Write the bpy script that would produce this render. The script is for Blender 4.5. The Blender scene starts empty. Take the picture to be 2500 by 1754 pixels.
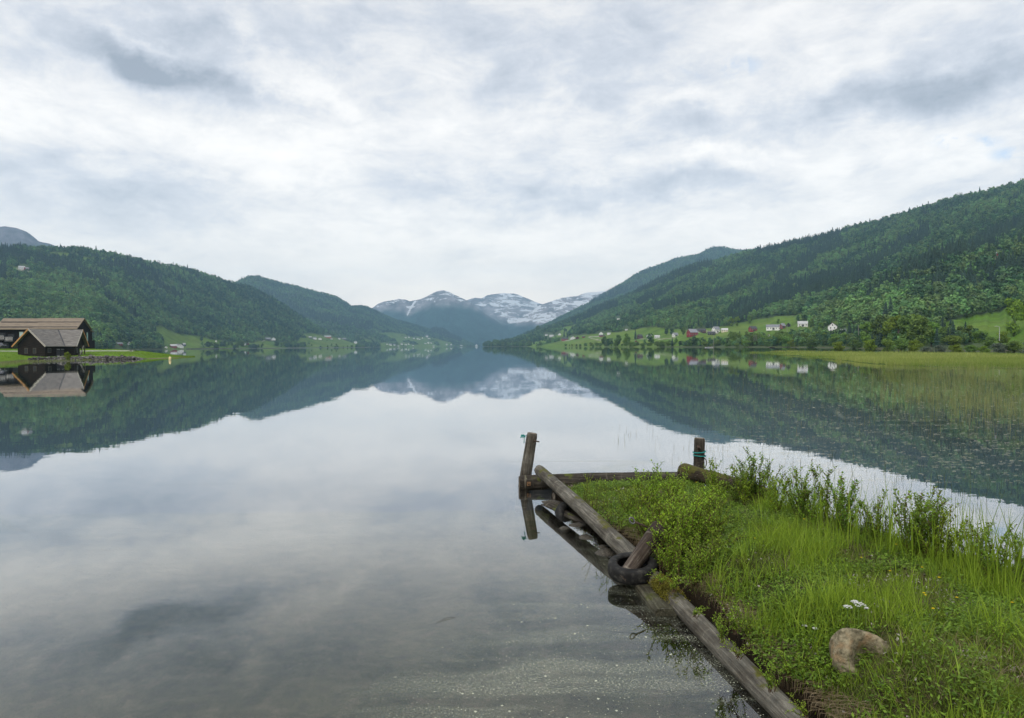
import bpy, math, random
import numpy as np
from mathutils import Vector, Matrix
R = math.radians
sc = bpy.context.scene
rng = np.random.default_rng(7)
random.seed(7)

# ------------------------------------------------------------------ camera
F = 1667.0; CX = 1250.0; CY = 877.0; CH = 2.7
PITCH = math.atan(31.8 / F); ROLL = math.atan(0.0062)
fwd = np.array([0, math.cos(PITCH), -math.sin(PITCH)])
up0 = np.array([0, math.sin(PITCH), math.cos(PITCH)])
right0 = np.array([1.0, 0, 0])
RT = math.cos(ROLL) * right0 - math.sin(ROLL) * up0
UP = math.sin(ROLL) * right0 + math.cos(ROLL) * up0
CAM = np.array([0, 0, CH])
cd = bpy.data.cameras.new("camera"); cam = bpy.data.objects.new("camera", cd)
sc.collection.objects.link(cam); sc.camera = cam
cd.sensor_width = 36; cd.lens = F / 2500 * 36; cd.clip_start = 0.1; cd.clip_end = 60000
m = Matrix.Identity(4)
for i in range(3):
    m[i][0] = RT[i]; m[i][1] = UP[i]; m[i][2] = -fwd[i]; m[i][3] = CAM[i]
cam.matrix_world = m

def ray(px, py):
    return fwd + (px - CX) / F * RT - (py - CY) / F * UP
def at(px, py, Y):                       # point on the sight line at world depth Y
    d = ray(px, py); return CAM + d * (Y / d[1])
def onz(px, py, z=0.0):                  # point on the sight line at height z
    d = ray(px, py); return CAM + d * ((z - CH) / d[2])
def proj(P):
    Q = np.asarray(P, float) - CAM
    w = Q @ fwd
    return CX + F * (Q @ RT) / w, CY - F * (Q @ UP) / w

# ------------------------------------------------------------------ render settings
sc.render.engine = 'CYCLES'
sc.view_settings.view_transform = 'Standard'; sc.view_settings.look = 'None'
sc.view_settings.gamma = 1; sc.view_settings.exposure = 0.5
cy = sc.cycles
cy.use_denoising = True
try: cy.denoiser = 'OPENIMAGEDENOISE'
except Exception: pass
cy.max_bounces = 6; cy.diffuse_bounces = 2; cy.glossy_bounces = 3; cy.transmission_bounces = 3
cy.volume_bounces = 0; cy.transparent_max_bounces = 8; cy.caustics_reflective = False; cy.caustics_refractive = False
cy.sample_clamp_indirect = 4

# ------------------------------------------------------------------ node helpers
class NT:
    def __init__(s, tree): s.t = tree; s.t.nodes.clear()
    def n(s, typ, **kw):
        nd = s.t.nodes.new(typ)
        for k, v in kw.items():
            if k == 'inp':
                for a, b in v.items():
                    if hasattr(b, 'is_output') or hasattr(b, 'is_linked') and not isinstance(b, (int, float)): s.t.links.new(b, nd.inputs[a])
                    else: nd.inputs[a].default_value = b
            else: setattr(nd, k, v)
        return nd
    def math(s, op, a, b=0.0, c=None, clamp=False):
        d = {0: a, 1: b}
        if c is not None: d[2] = c
        return s.n('ShaderNodeMath', operation=op, use_clamp=clamp, inp=d).outputs[0]
    def vmath(s, op, a, b=(0, 0, 0)):
        nd = s.n('ShaderNodeVectorMath', operation=op, inp={0: a, 1: b}); return nd.outputs[0] if op not in ('LENGTH', 'DOT_PRODUCT') else nd.outputs['Value']
    def ramp(s, fac, stops, interp='LINEAR'):
        nd = s.n('ShaderNodeValToRGB', inp={0: fac}); cr = nd.color_ramp; cr.interpolation = interp
        while len(cr.elements) < len(stops): cr.elements.new(0.5)
        for e, (p, c) in zip(cr.elements, stops):
            e.position = p; e.color = (*c, 1) if not isinstance(c, (int, float)) else (c, c, c, 1)
        return nd.outputs[0]
    def noise(s, vec, scale, detail=4, rough=0.55, dist=0.0, dim='3D'):
        nd = s.n('ShaderNodeTexNoise', noise_dimensions=dim, inp={'Scale': scale, 'Detail': detail, 'Roughness': rough, 'Distortion': dist})
        if vec is not None: s.t.links.new(vec, nd.inputs['Vector'])
        return nd.outputs[0]
    def mix(s, fac, a, b, blend='MIX'):
        nd = s.n('ShaderNodeMix', data_type='RGBA', blend_type=blend)
        for i, v in ((0, fac), (6, a), (7, b)):
            if hasattr(v, 'is_linked'): s.t.links.new(v, nd.inputs[i])
            else: nd.inputs[i].default_value = (*v, 1) if isinstance(v, tuple) and len(v) == 3 else v
        return nd.outputs[2]
    def mapr(s, v, a, b, c=0.0, d=1.0, kind='LINEAR'):
        return s.n('ShaderNodeMapRange', interpolation_type=kind, inp={0: v, 1: a, 2: b, 3: c, 4: d}).outputs[0]
    def link(s, a, b): s.t.links.new(a, b)

MATS = {}
def mat(name, c1, c2=None, scale=3.0, rough=0.85, bump=0.0, bscale=None, detail=5, stretch=(1, 1, 1), spec=0.25, metallic=0.0, rand=0.0, coord='Object', lo=0.35, hi=0.65, c3=None, s3=1.0):
    """procedural surface: two (or three) colours broken up by noise, bump, and per-object variation"""
    if name in MATS: return MATS[name]
    M = bpy.data.materials.new(name); M.use_nodes = True; t = NT(M.node_tree)
    tc = t.n('ShaderNodeTexCoord').outputs[coord]
    v = t.n('ShaderNodeMapping', inp={'Vector': tc, 'Scale': stretch}).outputs[0]
    col = t.ramp(t.noise(v, scale, detail), [(lo, c1), (hi, c2 or c1)])
    if c3: col = t.mix(t.mapr(t.noise(tc, s3, 4), 0.52, 0.66), col, c3)
    if rand:
        oi = t.n('ShaderNodeObjectInfo').outputs['Random']
        hsv = t.n('ShaderNodeHueSaturation', inp={'Hue': t.mapr(oi, 0, 1, 0.5 - rand * 0.12, 0.5 + rand * 0.12), 'Value': t.mapr(oi, 0, 1, 1 - rand, 1 + rand), 'Color': col}); col = hsv.outputs[0]
    b = t.n('ShaderNodeBsdfPrincipled', inp={'Base Color': col, 'Roughness': rough, 'Metallic': metallic, 'Specular IOR Level': spec})
    if bump:
        bn = t.n('ShaderNodeBump', inp={'Strength': 1.0, 'Distance': bump, 'Height': t.noise(v, bscale or scale * 3, 5)})
        t.link(bn.outputs[0], b.inputs['Normal'])
    o = t.n('ShaderNodeOutputMaterial'); t.link(b.outputs[0], o.inputs[0])
    MATS[name] = M; return M

def leafmat(name, c1, c2, trans=0.35, rand=0.15, inst=False, scale=2.0, c3=None, rough=0.6, vcol=False):
    """foliage: diffuse + translucent, varying leaf by leaf and plant by plant"""
    if name in MATS: return MATS[name]
    M = bpy.data.materials.new(name); M.use_nodes = True; t = NT(M.node_tree)
    geo = t.n('ShaderNodeNewGeometry')
    ri = geo.outputs['Random Per Island']
    if inst:
        f = t.n('ShaderNodeAttribute', attribute_type='INSTANCER', attribute_name='tint').outputs['Fac']
    elif vcol:
        f = t.n('ShaderNodeAttribute', attribute_type='GEOMETRY', attribute_name='tint').outputs['Fac']
    else:
        f = ri
    col = t.mix(f, c1, c2)
    if c3: col = t.mix(t.mapr(ri, 0.86, 0.9), col, c3)
    hue = t.n('ShaderNodeObjectInfo').outputs['Random']
    val = t.math('MULTIPLY', t.mapr(ri, 0, 1, 0.8, 1.25), t.mapr(hue, 0, 1, 1 - rand, 1 + rand))
    hs = t.n('ShaderNodeHueSaturation', inp={'Hue': t.mapr(hue, 0, 1, 0.5 - rand * 0.1, 0.5 + rand * 0.1), 'Value': val, 'Color': col})
    d = t.n('ShaderNodeBsdfPrincipled', inp={'Base Color': hs.outputs[0], 'Roughness': rough, 'Specular IOR Level': 0.22})
    tr = t.n('ShaderNodeBsdfTranslucent', inp={0: hs.outputs[0]})
    mx = t.n('ShaderNodeMixShader', inp={0: trans, 1: d.outputs[0], 2: tr.outputs[0]})
    o = t.n('ShaderNodeOutputMaterial'); t.link(mx.outputs[0], o.inputs[0])
    MATS[name] = M; return M

# ------------------------------------------------------------------ world: Nishita sky under broken high cloud
SUN_EL, SUN_AZ = 50.0, 215.0        # azimuth clockwise from +Y (north): behind the camera, to the left
W = bpy.data.worlds.new("World"); sc.world = W; W.use_nodes = True
t = NT(W.node_tree)
sky = t.n('ShaderNodeTexSky', sky_type='NISHITA', sun_disc=False, sun_elevation=R(SUN_EL), sun_rotation=R(SUN_AZ))
dirv = t.n('ShaderNodeTexCoord').outputs['Generated']
sep = t.n('ShaderNodeSeparateXYZ', inp={0: dirv})
dx, dy, dz = sep.outputs
zz = t.math('ADD', t.math('ABSOLUTE', dz), 0.13)
u = t.math('DIVIDE', dx, zz); v = t.math('DIVIDE', dy, zz)
uv = t.n('ShaderNodeCombineXYZ', inp={0: u, 1: v, 2: 0.0}).outputs[0]
uvr = t.n('ShaderNodeMapping', inp={'Vector': uv, 'Rotation': (0, 0, R(6)), 'Scale': (1.25, 0.75, 1.0), 'Location': (3.1, 1.7, 0)}).outputs[0]
n1 = t.noise(uvr, 1.25, 10, 0.60, 0.25)
uvr2 = t.n('ShaderNodeMapping', inp={'Vector': uv, 'Rotation': (0, 0, R(-14)), 'Scale': (0.9, 1.3, 1.0), 'Location': (9.1, 4.7, 0)}).outputs[0]
n2 = t.noise(uvr2, 1.7, 10, 0.6, 0.6)
# banks and breaks of the cloud deck, as directions in the sky (azimuth, elevation), edges torn by noise
ady = t.math('MAXIMUM', t.math('ABSOLUTE', dy), 0.05)
aa = t.math('DIVIDE', dx, ady); ee = t.math('DIVIDE', dz, ady)
ae = t.n('ShaderNodeCombineXYZ', inp={0: aa, 1: ee, 2: 0.0}).outputs[0]
puff = t.noise(t.n('ShaderNodeMapping', inp={'Vector': dirv, 'Scale': (1.0, 1.0, 2.1)}).outputs[0], 3.9, 13, 0.66, 0.2)
wn = t.n('ShaderNodeTexNoise', inp={'Vector': ae, 'Scale': 4.5, 'Detail': 8, 'Roughness': 0.62})
wv = t.vmath('MULTIPLY', t.vmath('SUBTRACT', wn.outputs['Color'], (0.5, 0.5, 0.5)), (0.30, 0.17, 0.0))
aew = t.vmath('ADD', ae, wv)
BL = [  # px, py, rx, ry, tilt(deg, + = falls to the right), weight
    (330, 130, 260, 46, 27, -0.46), (440, 185, 190, 44, 16, -0.36), (415, 55, 190, 34, 24, -0.30), (640, 250, 260, 46, 22, -0.22),
    (665, 170, 230, 60, 42, 0.34), (770, 265, 140, 46, 35, 0.26), (385, 88, 130, 16, 20, 0.18), (620, 75, 60, 26, 40, -0.16),
    (100, 250, 300, 100, 10, 0.16), (560, 380, 330, 62, 8, 0.22), (50, 370, 160, 36, 8, -0.16), (300, 490, 520, 50, 3, -0.18), (760, 470, 330, 30, 4, -0.12),
    (1240, 205, 230, 52, 2, -0.32), (980, 60, 250, 70, 10, -0.12), (1655, 238, 130, 22, 0, 0.30), (1655, 330, 150, 46, 8, -0.34),
    (2050, 265, 340, 56, -6, -0.46), (2400, 195, 260, 42, -12, -0.38), (1820, 395, 260, 30, 0, 0.30), (1500, 480, 380, 30, -10, -0.27),
    (1300, 530, 260, 26, -5, -0.16), (1200, 640, 620, 110, 0, 0.16), (1980, 120, 300, 44, 6, 0.10), (2420, 330, 200, 60, 0, 0.10), (1160, 490, 200, 24, 0, -0.13), (2100, 440, 300, 22, -6, -0.10)]
acc = None
for (px, py, rx, ry, tilt, wgt) in BL:
    d = ray(px, py)
    mp = t.n('ShaderNodeMapping', vector_type='TEXTURE', inp={'Vector': aew, 'Location': (d[0] / d[1], d[2] / d[1], 0), 'Rotation': (0, 0, R(-tilt)), 'Scale': (rx / F * 1.5, ry / F * 1.6, 1)}).outputs[0]
    g = t.mapr(t.vmath('LENGTH', mp), 1.0, 0.0, 0.0, wgt, 'SMOOTHSTEP')
    acc = g if acc is None else t.math('ADD', acc, g)
front = t.mapr(dy, 0.0, 0.3)
acc = t.math('MULTIPLY', acc, front)
b = t.math('ADD', 0.55, t.math('MULTIPLY', t.math('SUBTRACT', n1, 0.5), 1.15))
b = t.math('ADD', b, t.math('MULTIPLY', t.math('SUBTRACT', n2, 0.5), 0.45))
b = t.math('ADD', b, t.math('MULTIPLY', t.math('SUBTRACT', puff, 0.5), 1.85))
b = t.math('ADD', b, t.math('MULTIPLY', t.math('SUBTRACT', t.noise(t.n('ShaderNodeMapping', inp={'Vector': dirv, 'Scale': (1.0, 1.0, 2.6), 'Rotation': (0, R(9), 0)}).outputs[0], 13.0, 11, 0.70, 0.5), 0.5), 0.95))
b = t.math('ADD', b, acc)
lowsky = t.mapr(dz, 0.02, 0.22, 1.0, 0.0, 'SMOOTHSTEP')
b = t.math('ADD', t.math('MULTIPLY', b, t.mapr(lowsky, 0, 1, 1.0, 0.72)), t.math('MULTIPLY', lowsky, 0.17))
b = t.mapr(b, -0.45, 1.25)
ccol = t.ramp(b, [(0.0, (2.8, 3.15, 3.75)), (0.26, (4.2, 4.6, 5.3)), (0.44, (5.5, 5.85, 6.5)), (0.59, (6.9, 7.05, 7.3)), (0.74, (8.0, 8.05, 8.1)), (1.0, (9.0, 8.95, 8.85))])
ccol = t.mix(t.math('MULTIPLY', lowsky, 0.6), ccol, (10.6, 10.0, 9.0))
hole = t.mapr(t.noise(aew, 7.0, 5, 0.6), 0.60, 0.72)
hm = None
for (px, py, rx, ry) in ((1760, 160, 130, 40), (2360, 345, 120, 26), (2480, 378, 90, 26)):
    d = ray(px, py)
    mp = t.n('ShaderNodeMapping', vector_type='TEXTURE', inp={'Vector': ae, 'Location': (d[0] / d[1], d[2] / d[1], 0), 'Scale': (rx / F, ry / F, 1)}).outputs[0]
    g = t.mapr(t.vmath('LENGTH', mp), 1.0, 0.2, 0.0, 1.0, 'SMOOTHSTEP')
    hm = g if hm is None else t.math('ADD', hm, g)
hole = t.math('MULTIPLY', t.math('MULTIPLY', t.mapr(t.noise(aew, 16.0, 6, 0.6), 0.47, 0.6), hm), front, clamp=True)
ccol = t.mix(t.math('MULTIPLY', hole, 0.75), ccol, t.mix(0.55, sky.outputs[0], (4.6, 6.4, 9.2)))
ccol = t.mix(0.04, ccol, sky.outputs[0])
ccol = t.n('ShaderNodeVectorMath', operation='SCALE', inp={0: ccol, 'Scale': t.mapr(dz, 0.0, 0.5, 1.30, 0.95)}).outputs[0]
ccol = t.mix(1.0, ccol, t.ramp(t.mapr(dz, 0.0, 0.40), [(0.0, (1.26, 1.13, 1.0)), (0.35, (1.12, 1.05, 0.97)), (1.0, (1.01, 0.975, 0.94))]), 'MULTIPLY')
bg = t.n('ShaderNodeBackground', inp={0: ccol, 1: 0.1})
o = t.n('ShaderNodeOutputWorld'); t.link(bg.outputs[0], o.inputs[0])
W.cycles.sampling_method = 'MANUAL'; W.cycles.sample_map_resolution = 1024

sl = bpy.data.lights.new("sun", 'SUN'); sl.energy = 1.5; sl.angle = R(18); sl.color = (1.0, 0.96, 0.9)
so = bpy.data.objects.new("sun", sl); sc.collection.objects.link(so)
az = R(SUN_AZ); el = R(SUN_EL)
sv = Vector((math.sin(az) * math.cos(el), math.cos(az) * math.cos(el), math.sin(el)))
so.rotation_euler = sv.to_track_quat('Z', 'Y').to_euler(); so.location = sv * 50

# ------------------------------------------------------------------ mesh helpers
def link(o): sc.collection.objects.link(o); return o
def tag(o, label=None, cat=None, group=None, kind=None):
    if label: o['label'] = label
    if cat: o['category'] = cat
    if group: o['group'] = group
    if kind: o['kind'] = kind
    return o
def bigmesh(name, V, Fc, mats, smooth=False, midx=None):
    me = bpy.data.meshes.new(name); V = np.ascontiguousarray(V, np.float32); Fc = np.ascontiguousarray(Fc, np.int32)
    k = Fc.shape[1]; me.vertices.add(len(V)); me.vertices.foreach_set('co', V.ravel())
    me.loops.add(Fc.size); me.loops.foreach_set('vertex_index', Fc.ravel())
    me.polygons.add(len(Fc)); me.polygons.foreach_set('loop_start', np.arange(0, Fc.size, k, dtype=np.int32))
    me.polygons.foreach_set('loop_total', np.full(len(Fc), k, np.int32))
    if midx is not None: me.polygons.foreach_set('material_index', np.asarray(midx, np.int32))
    me.polygons.foreach_set('use_smooth', np.full(len(Fc), smooth))
    me.update(calc_edges=True)
    for mm in (mats if isinstance(mats, (list, tuple)) else [mats]): me.materials.append(mm)
    return me
def fattr(me, name, vals, dom='POINT'):
    a = me.attributes.new(name, 'FLOAT', dom); a.data.foreach_set('value', np.asarray(vals, np.float32))
def cattr(me, name, vals):
    a = me.attributes.new(name, 'FLOAT_COLOR', 'POINT'); v = np.ones((len(vals), 4), np.float32); v[:, :3] = vals
    a.data.foreach_set('color', v.ravel())
class MB:
    """collects boxes, tubes and prisms, then links them as one mesh object"""
    def __init__(s): s.v = []; s.f = []; s.m = []
    def add(s, vs, fs, mi=0):
        b = len(s.v); s.v += [tuple(map(float, q)) for q in vs]; s.f += [tuple(b + i for i in q) for q in fs]; s.m += [mi] * len(fs)
    def box(s, x0, x1, y0, y1, z0, z1, mi=0):
        s.add([(x, y, z) for z in (z0, z1) for (x, y) in ((x0, y0), (x1, y0), (x1, y1), (x0, y1))],
              [(3, 2, 1, 0), (4, 5, 6, 7), (0, 1, 5, 4), (1, 2, 6, 5), (2, 3, 7, 6), (3, 0, 4, 7)], mi)
    def obox(s, a, b, w, h, mi=0, upv=(0, 0, 1)):
        """beam from a to b, w wide, h high"""
        a = np.array(a, float); b = np.array(b, float); d = b - a; d /= np.linalg.norm(d); upv = np.array(upv, float)
        sd = np.cross(d, upv); sd /= max(np.linalg.norm(sd), 1e-9); u_ = np.cross(sd, d)
        vs = [p + sx * sd * w / 2 + sz * u_ * h / 2 for p in (a, b) for (sx, sz) in ((-1, -1), (1, -1), (1, 1), (-1, 1))]
        s.add(vs, [(3, 2, 1, 0), (4, 5, 6, 7), (0, 1, 5, 4), (1, 2, 6, 5), (2, 3, 7, 6), (3, 0, 4, 7)], mi)
    def prism(s, poly, axis_a, axis_b, mi=0):
        """closed polygon list of 3D points swept by vector"""
        n = len(poly); A = [np.array(p, float) + np.array(axis_a) for p in poly]; B = [np.array(p, float) + np.array(axis_b) for p in poly]
        s.add(A + B, [tuple(range(n))[::-1], tuple(range(n, 2 * n))] + [(i, (i + 1) % n, n + (i + 1) % n, n + i) for i in range(n)], mi)
    def tube(s, pts, rad, seg=8, mi=0, wob=0.0, cap=True, seed=0):
        pts = [np.array(p, float) for p in pts]; n = len(pts); r = np.random.default_rng(seed)
        rad = [rad] * n if isinstance(rad, (int, float)) else rad
        ref = np.array([0, 0, 1.0]); vs = []
        base = r.normal(0, wob, seg) if wob else np.zeros(seg)
        for i, p in enumerate(pts):
            d = pts[min(i + 1, n - 1)] - pts[max(i - 1, 0)]; d /= max(np.linalg.norm(d), 1e-9)
            if abs(d @ ref) > 0.95: ref = np.array([1.0, 0, 0]) if abs(d[0]) < 0.9 else np.array([0, 1.0, 0])
            a_ = np.cross(d, ref); a_ /= np.linalg.norm(a_); b_ = np.cross(d, a_)
            for k in range(seg):
                th = 2 * math.pi * k / seg; rr = rad[i] * (1 + base[k] + (r.normal(0, wob * 0.5) if wob else 0))
                vs.append(p + (a_ * math.cos(th) + b_ * math.sin(th)) * rr)
        fs = [(i * seg + k, i * seg + (k + 1) % seg, (i + 1) * seg + (k + 1) % seg, (i + 1) * seg + k) for i in range(n - 1) for k in range(seg)]
        if cap: fs += [tuple(range(seg))[::-1], tuple(range((n - 1) * seg, n * seg))]
        s.add(vs, fs, mi)
    def build(s, name, mats, parent=None, smooth=False, me_only=False):
        me = bpy.data.meshes.new(name); me.from_pydata(s.v, [], s.f)
        for mm in (mats if isinstance(mats, (list, tuple)) else [mats]): me.materials.append(mm)
        me.polygons.foreach_set('material_index', s.m)
        if smooth: me.polygons.foreach_set('use_smooth', [len(f) <= 4 for f in s.f])
        me.update()
        if me_only: return me
        o = link(bpy.data.objects.new(name, me))
        if parent: o.parent = parent
        return o
def empty(name, loc=(0, 0, 0), rz=0.0):
    o = link(bpy.data.objects.new(name, None)); o.location = tuple(float(q) for q in loc); o.rotation_euler = (0, 0, rz); o.empty_display_size = 0.1; return o
def mobj(name, me, parent=None):
    o = link(bpy.data.objects.new(name, me))
    if parent: o.parent = parent
    return o
def vnoise(x, y, seed=0):
    xi = np.floor(x).astype(np.int64); yi = np.floor(y).astype(np.int64); xf = x - xi; yf = y - yi
    def h(a, b):
        n = (a * 374761393 + b * 668265263 + seed * 1442695041) & 0xffffffff
        n = ((n ^ (n >> 13)) * 1274126177) & 0xffffffff; n = n ^ (n >> 16); return (n & 0xffff) / 65535.0
    sx = xf * xf * (3 - 2 * xf); sy = yf * yf * (3 - 2 * yf)
    return (h(xi, yi) * (1 - sx) + h(xi + 1, yi) * sx) * (1 - sy) + (h(xi, yi + 1) * (1 - sx) + h(xi + 1, yi + 1) * sx) * sy
def fbm(x, y, octv=5, seed=0, gain=0.5):
    x = np.asarray(x, float); y = np.asarray(y, float); a = 0; w = 1; tot = 0
    for k in range(octv):
        a = a + w * (vnoise(x * 2 ** k + 17.3 * k, y * 2 ** k - 9.1 * k, seed + k) - 0.5); tot += w; w *= gain
    return a / tot * 2
def inpoly(px, py, poly):
    ins = np.zeros(np.shape(px), bool); n = len(poly)
    for i in range(n):
        x1, y1 = poly[i]; x2, y2 = poly[(i + 1) % n]
        if y1 == y2: continue
        c = ((y1 > py) != (y2 > py)) & (px < (x2 - x1) * (py - y1) / (y2 - y1) + x1); ins ^= c
    return ins
def segd(px, py, pts):
    best = np.full(np.shape(px), 1e9)
    for (x1, y1), (x2, y2) in zip(pts[:-1], pts[1:]):
        L = (x2 - x1) ** 2 + (y2 - y1) ** 2; tt = np.clip(((px - x1) * (x2 - x1) + (py - y1) * (y2 - y1)) / L, 0, 1)
        best = np.minimum(best, np.hypot(px - x1 - tt * (x2 - x1), py - y1 - tt * (y2 - y1)))
    return best
def sstep(x, a, b): q = np.clip((x - a) / (b - a), 0, 1); return q * q * (3 - 2 * q)

# ------------------------------------------------------------------ water and lake bed
def water_material():
    M = bpy.data.materials.new("lake_water"); M.use_nodes = True; t = NT(M.node_tree)
    pos = t.n('ShaderNodeNewGeometry').outputs['Position']
    px_, py_, _z = t.n('ShaderNodeSeparateXYZ', inp={0: pos}).outputs
    dist = t.vmath('LENGTH', pos)
    w1 = t.noise(t.n('ShaderNodeMapping', inp={'Vector': pos, 'Scale': (0.5, 1.0, 1)}).outputs[0], 1.6, 3, 0.5)
    w2 = t.noise(t.n('ShaderNodeMapping', inp={'Vector': pos, 'Scale': (0.03, 0.09, 1)}).outputs[0], 1.0, 3, 0.5)
    h = t.math('ADD', t.math('MULTIPLY', w1, 0.0012), t.math('MULTIPLY', w2, 0.010))
    bump = t.n('ShaderNodeBump', inp={'Strength': 1.0, 'Distance': 1.0, 'Height': h}).outputs[0]
    fr = t.ramp(t.n('ShaderNodeFresnel', inp={'IOR': 1.34, 'Normal': bump}).outputs[0], [(0.02, 0.04), (0.085, 0.155), (0.11, 0.21), (0.22, 0.47), (0.40, 0.70), (0.62, 0.86), (1.0, 1.0)])
    gl = t.n('ShaderNodeBsdfGlossy', inp={'Color': (0.97, 0.985, 1.0, 1), 'Roughness': 0.0, 'Normal': bump})
    tr = t.n('ShaderNodeBsdfTransparent', inp={0: (0.88, 0.91, 0.92, 1)})
    surf = t.n('ShaderNodeMixShader', inp={0: fr, 1: tr.outputs[0], 2: gl.outputs[0]}).outputs[0]
    # pollen and seed fluff drifting on the surface: specks, gathered in wind rows
    warp = t.n('ShaderNodeTexNoise', inp={'Vector': pos, 'Scale': 0.55, 'Detail': 3})
    pw = t.vmath('ADD', pos, t.vmath('MULTIPLY', t.vmath('SUBTRACT', warp.outputs['Color'], (0.5, 0.5, 0.5)), (1.6, 0.9, 0)))
    rot = t.n('ShaderNodeMapping', inp={'Vector': pw, 'Rotation': (0, 0, R(-28)), 'Scale': (0.28, 2.3, 1)}).outputs[0]
    rows = t.noise(rot, 1.1, 7, 0.68)
    vor = t.n('ShaderNodeTexVoronoi', inp={'Vector': pos, 'Scale': 34.0}); spk = t.mapr(vor.outputs['Distance'], 0.20, 0.12)
    sparse = t.mapr(t.n('ShaderNodeSeparateColor', inp={0: vor.outputs['Color']}).outputs[0], 0.62, 0.66)
    spk = t.math('MULTIPLY', spk, sparse)
    vor2 = t.n('ShaderNodeTexVoronoi', inp={'Vector': pos, 'Scale': 11.0}); spk2 = t.mapr(vor2.outputs['Distance'], 0.15, 0.09)
    spk2 = t.math('MULTIPLY', spk2, t.mapr(t.n('ShaderNodeSeparateColor', inp={0: vor2.outputs['Color']}).outputs[1], 0.80, 0.84))
    # film lies in the lee of the bank: x from about -2 to the shore, and again among the reeds
    fa = t.math('SUBTRACT', px_, t.math('MULTIPLY', t.math('SUBTRACT', py_, 3.6), 0.42))
    lee = t.math('MULTIPLY', t.mapr(fa, -2.5, -0.9, kind='SMOOTHSTEP'), t.mapr(py_, 10.5, 5.5, kind='SMOOTHSTEP'))
    reed = t.math('MULTIPLY', t.mapr(t.math('SUBTRACT', px_, t.math('MULTIPLY', py_, 0.20)), 0.5, 3.0), t.mapr(py_, 60.0, 14.0, kind='SMOOTHSTEP'))
    reed = t.math('MULTIPLY', reed, t.mapr(py_, 13.0, 17.0))
    zone = t.math('MAXIMUM', lee, t.math('MULTIPLY', reed, 0.45))
    streak = t.math('MULTIPLY', t.mapr(rows, 0.47, 0.60), zone)
    grain = t.noise(pos, 60.0, 4, 0.8)
    st2 = t.math('MULTIPLY', t.mapr(grain, 0.50, 0.68), streak)
    mask = t.math('ADD', t.math('MULTIPLY', t.math('ADD', spk, spk2), t.math('MULTIPLY', zone, 1.1)), t.math('MULTIPLY', st2, 1.3), clamp=True)
    mask = t.math('ADD', mask, t.math('MULTIPLY', t.mapr(t.noise(pos, 90.0, 2, 0.9), 0.45, 0.75), t.math('MULTIPLY', zone, 0.05)), clamp=True)
    # thin curved scum lines far out
    lines = t.noise(t.n('ShaderNodeMapping', inp={'Vector': pos, 'Scale': (0.02, 0.06, 1)}).outputs[0], 1.0, 2, 0.5, 0.6)
    ln = t.mapr(t.math('ABSOLUTE', t.math('SUBTRACT', lines, 0.5)), 0.0022, 0.0004, 0, 0.12)
    ln = t.math('MULTIPLY', ln, t.mapr(t.noise(pos, 0.09, 2), 0.52, 0.6))
    mask = t.math('MAXIMUM', mask, ln)
    df = t.n('ShaderNodeBsdfDiffuse', inp={0: (0.42, 0.44, 0.34, 1)})
    fin = t.n('ShaderNodeMixShader', inp={0: mask, 1: surf, 2: df.outputs[0]})
    o = t.n('ShaderNodeOutputMaterial'); t.link(fin.outputs[0], o.inputs[0]); return M
wm = water_material()
q = MB(); q.add([(-9000, -500, 0), (9000, -500, 0), (9000, 11100, 0), (-9000, 11100, 0)], [(0, 1, 2, 3)])
tag(q.build('water', wm), kind='structure', label='still lake water mirroring the hills and clouds')
bedm = mat('lake_bed', (0.013, 0.020, 0.026), (0.026, 0.034, 0.040), 0.9, 0.95, lo=0.3, hi=0.7)
xs = np.concatenate([[-9000, -3000, -400], np.linspace(-40, 40, 41), [400, 3000, 9000]]); ys = np.concatenate([[-500, -60], np.linspace(-8, 60, 41), [400, 3000, 11100]])
GX, GY = np.meshgrid(xs, ys); GZ = -0.75 + 0.12 * fbm(GX * 0.5, GY * 0.5, 3)
nx_, ny_ = len(xs), len(ys); ii = np.arange(nx_ * ny_).reshape(ny_, nx_)
FF = np.stack([ii[:-1, :-1], ii[:-1, 1:], ii[1:, 1:], ii[1:, :-1]], -1).reshape(-1, 4)
tag(mobj('lake_bed', bigmesh('lake_bed', np.stack([GX, GY, GZ], -1).reshape(-1, 3), FF, bedm, True)), kind='structure', label='dark silty bed of the lake')

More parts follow.
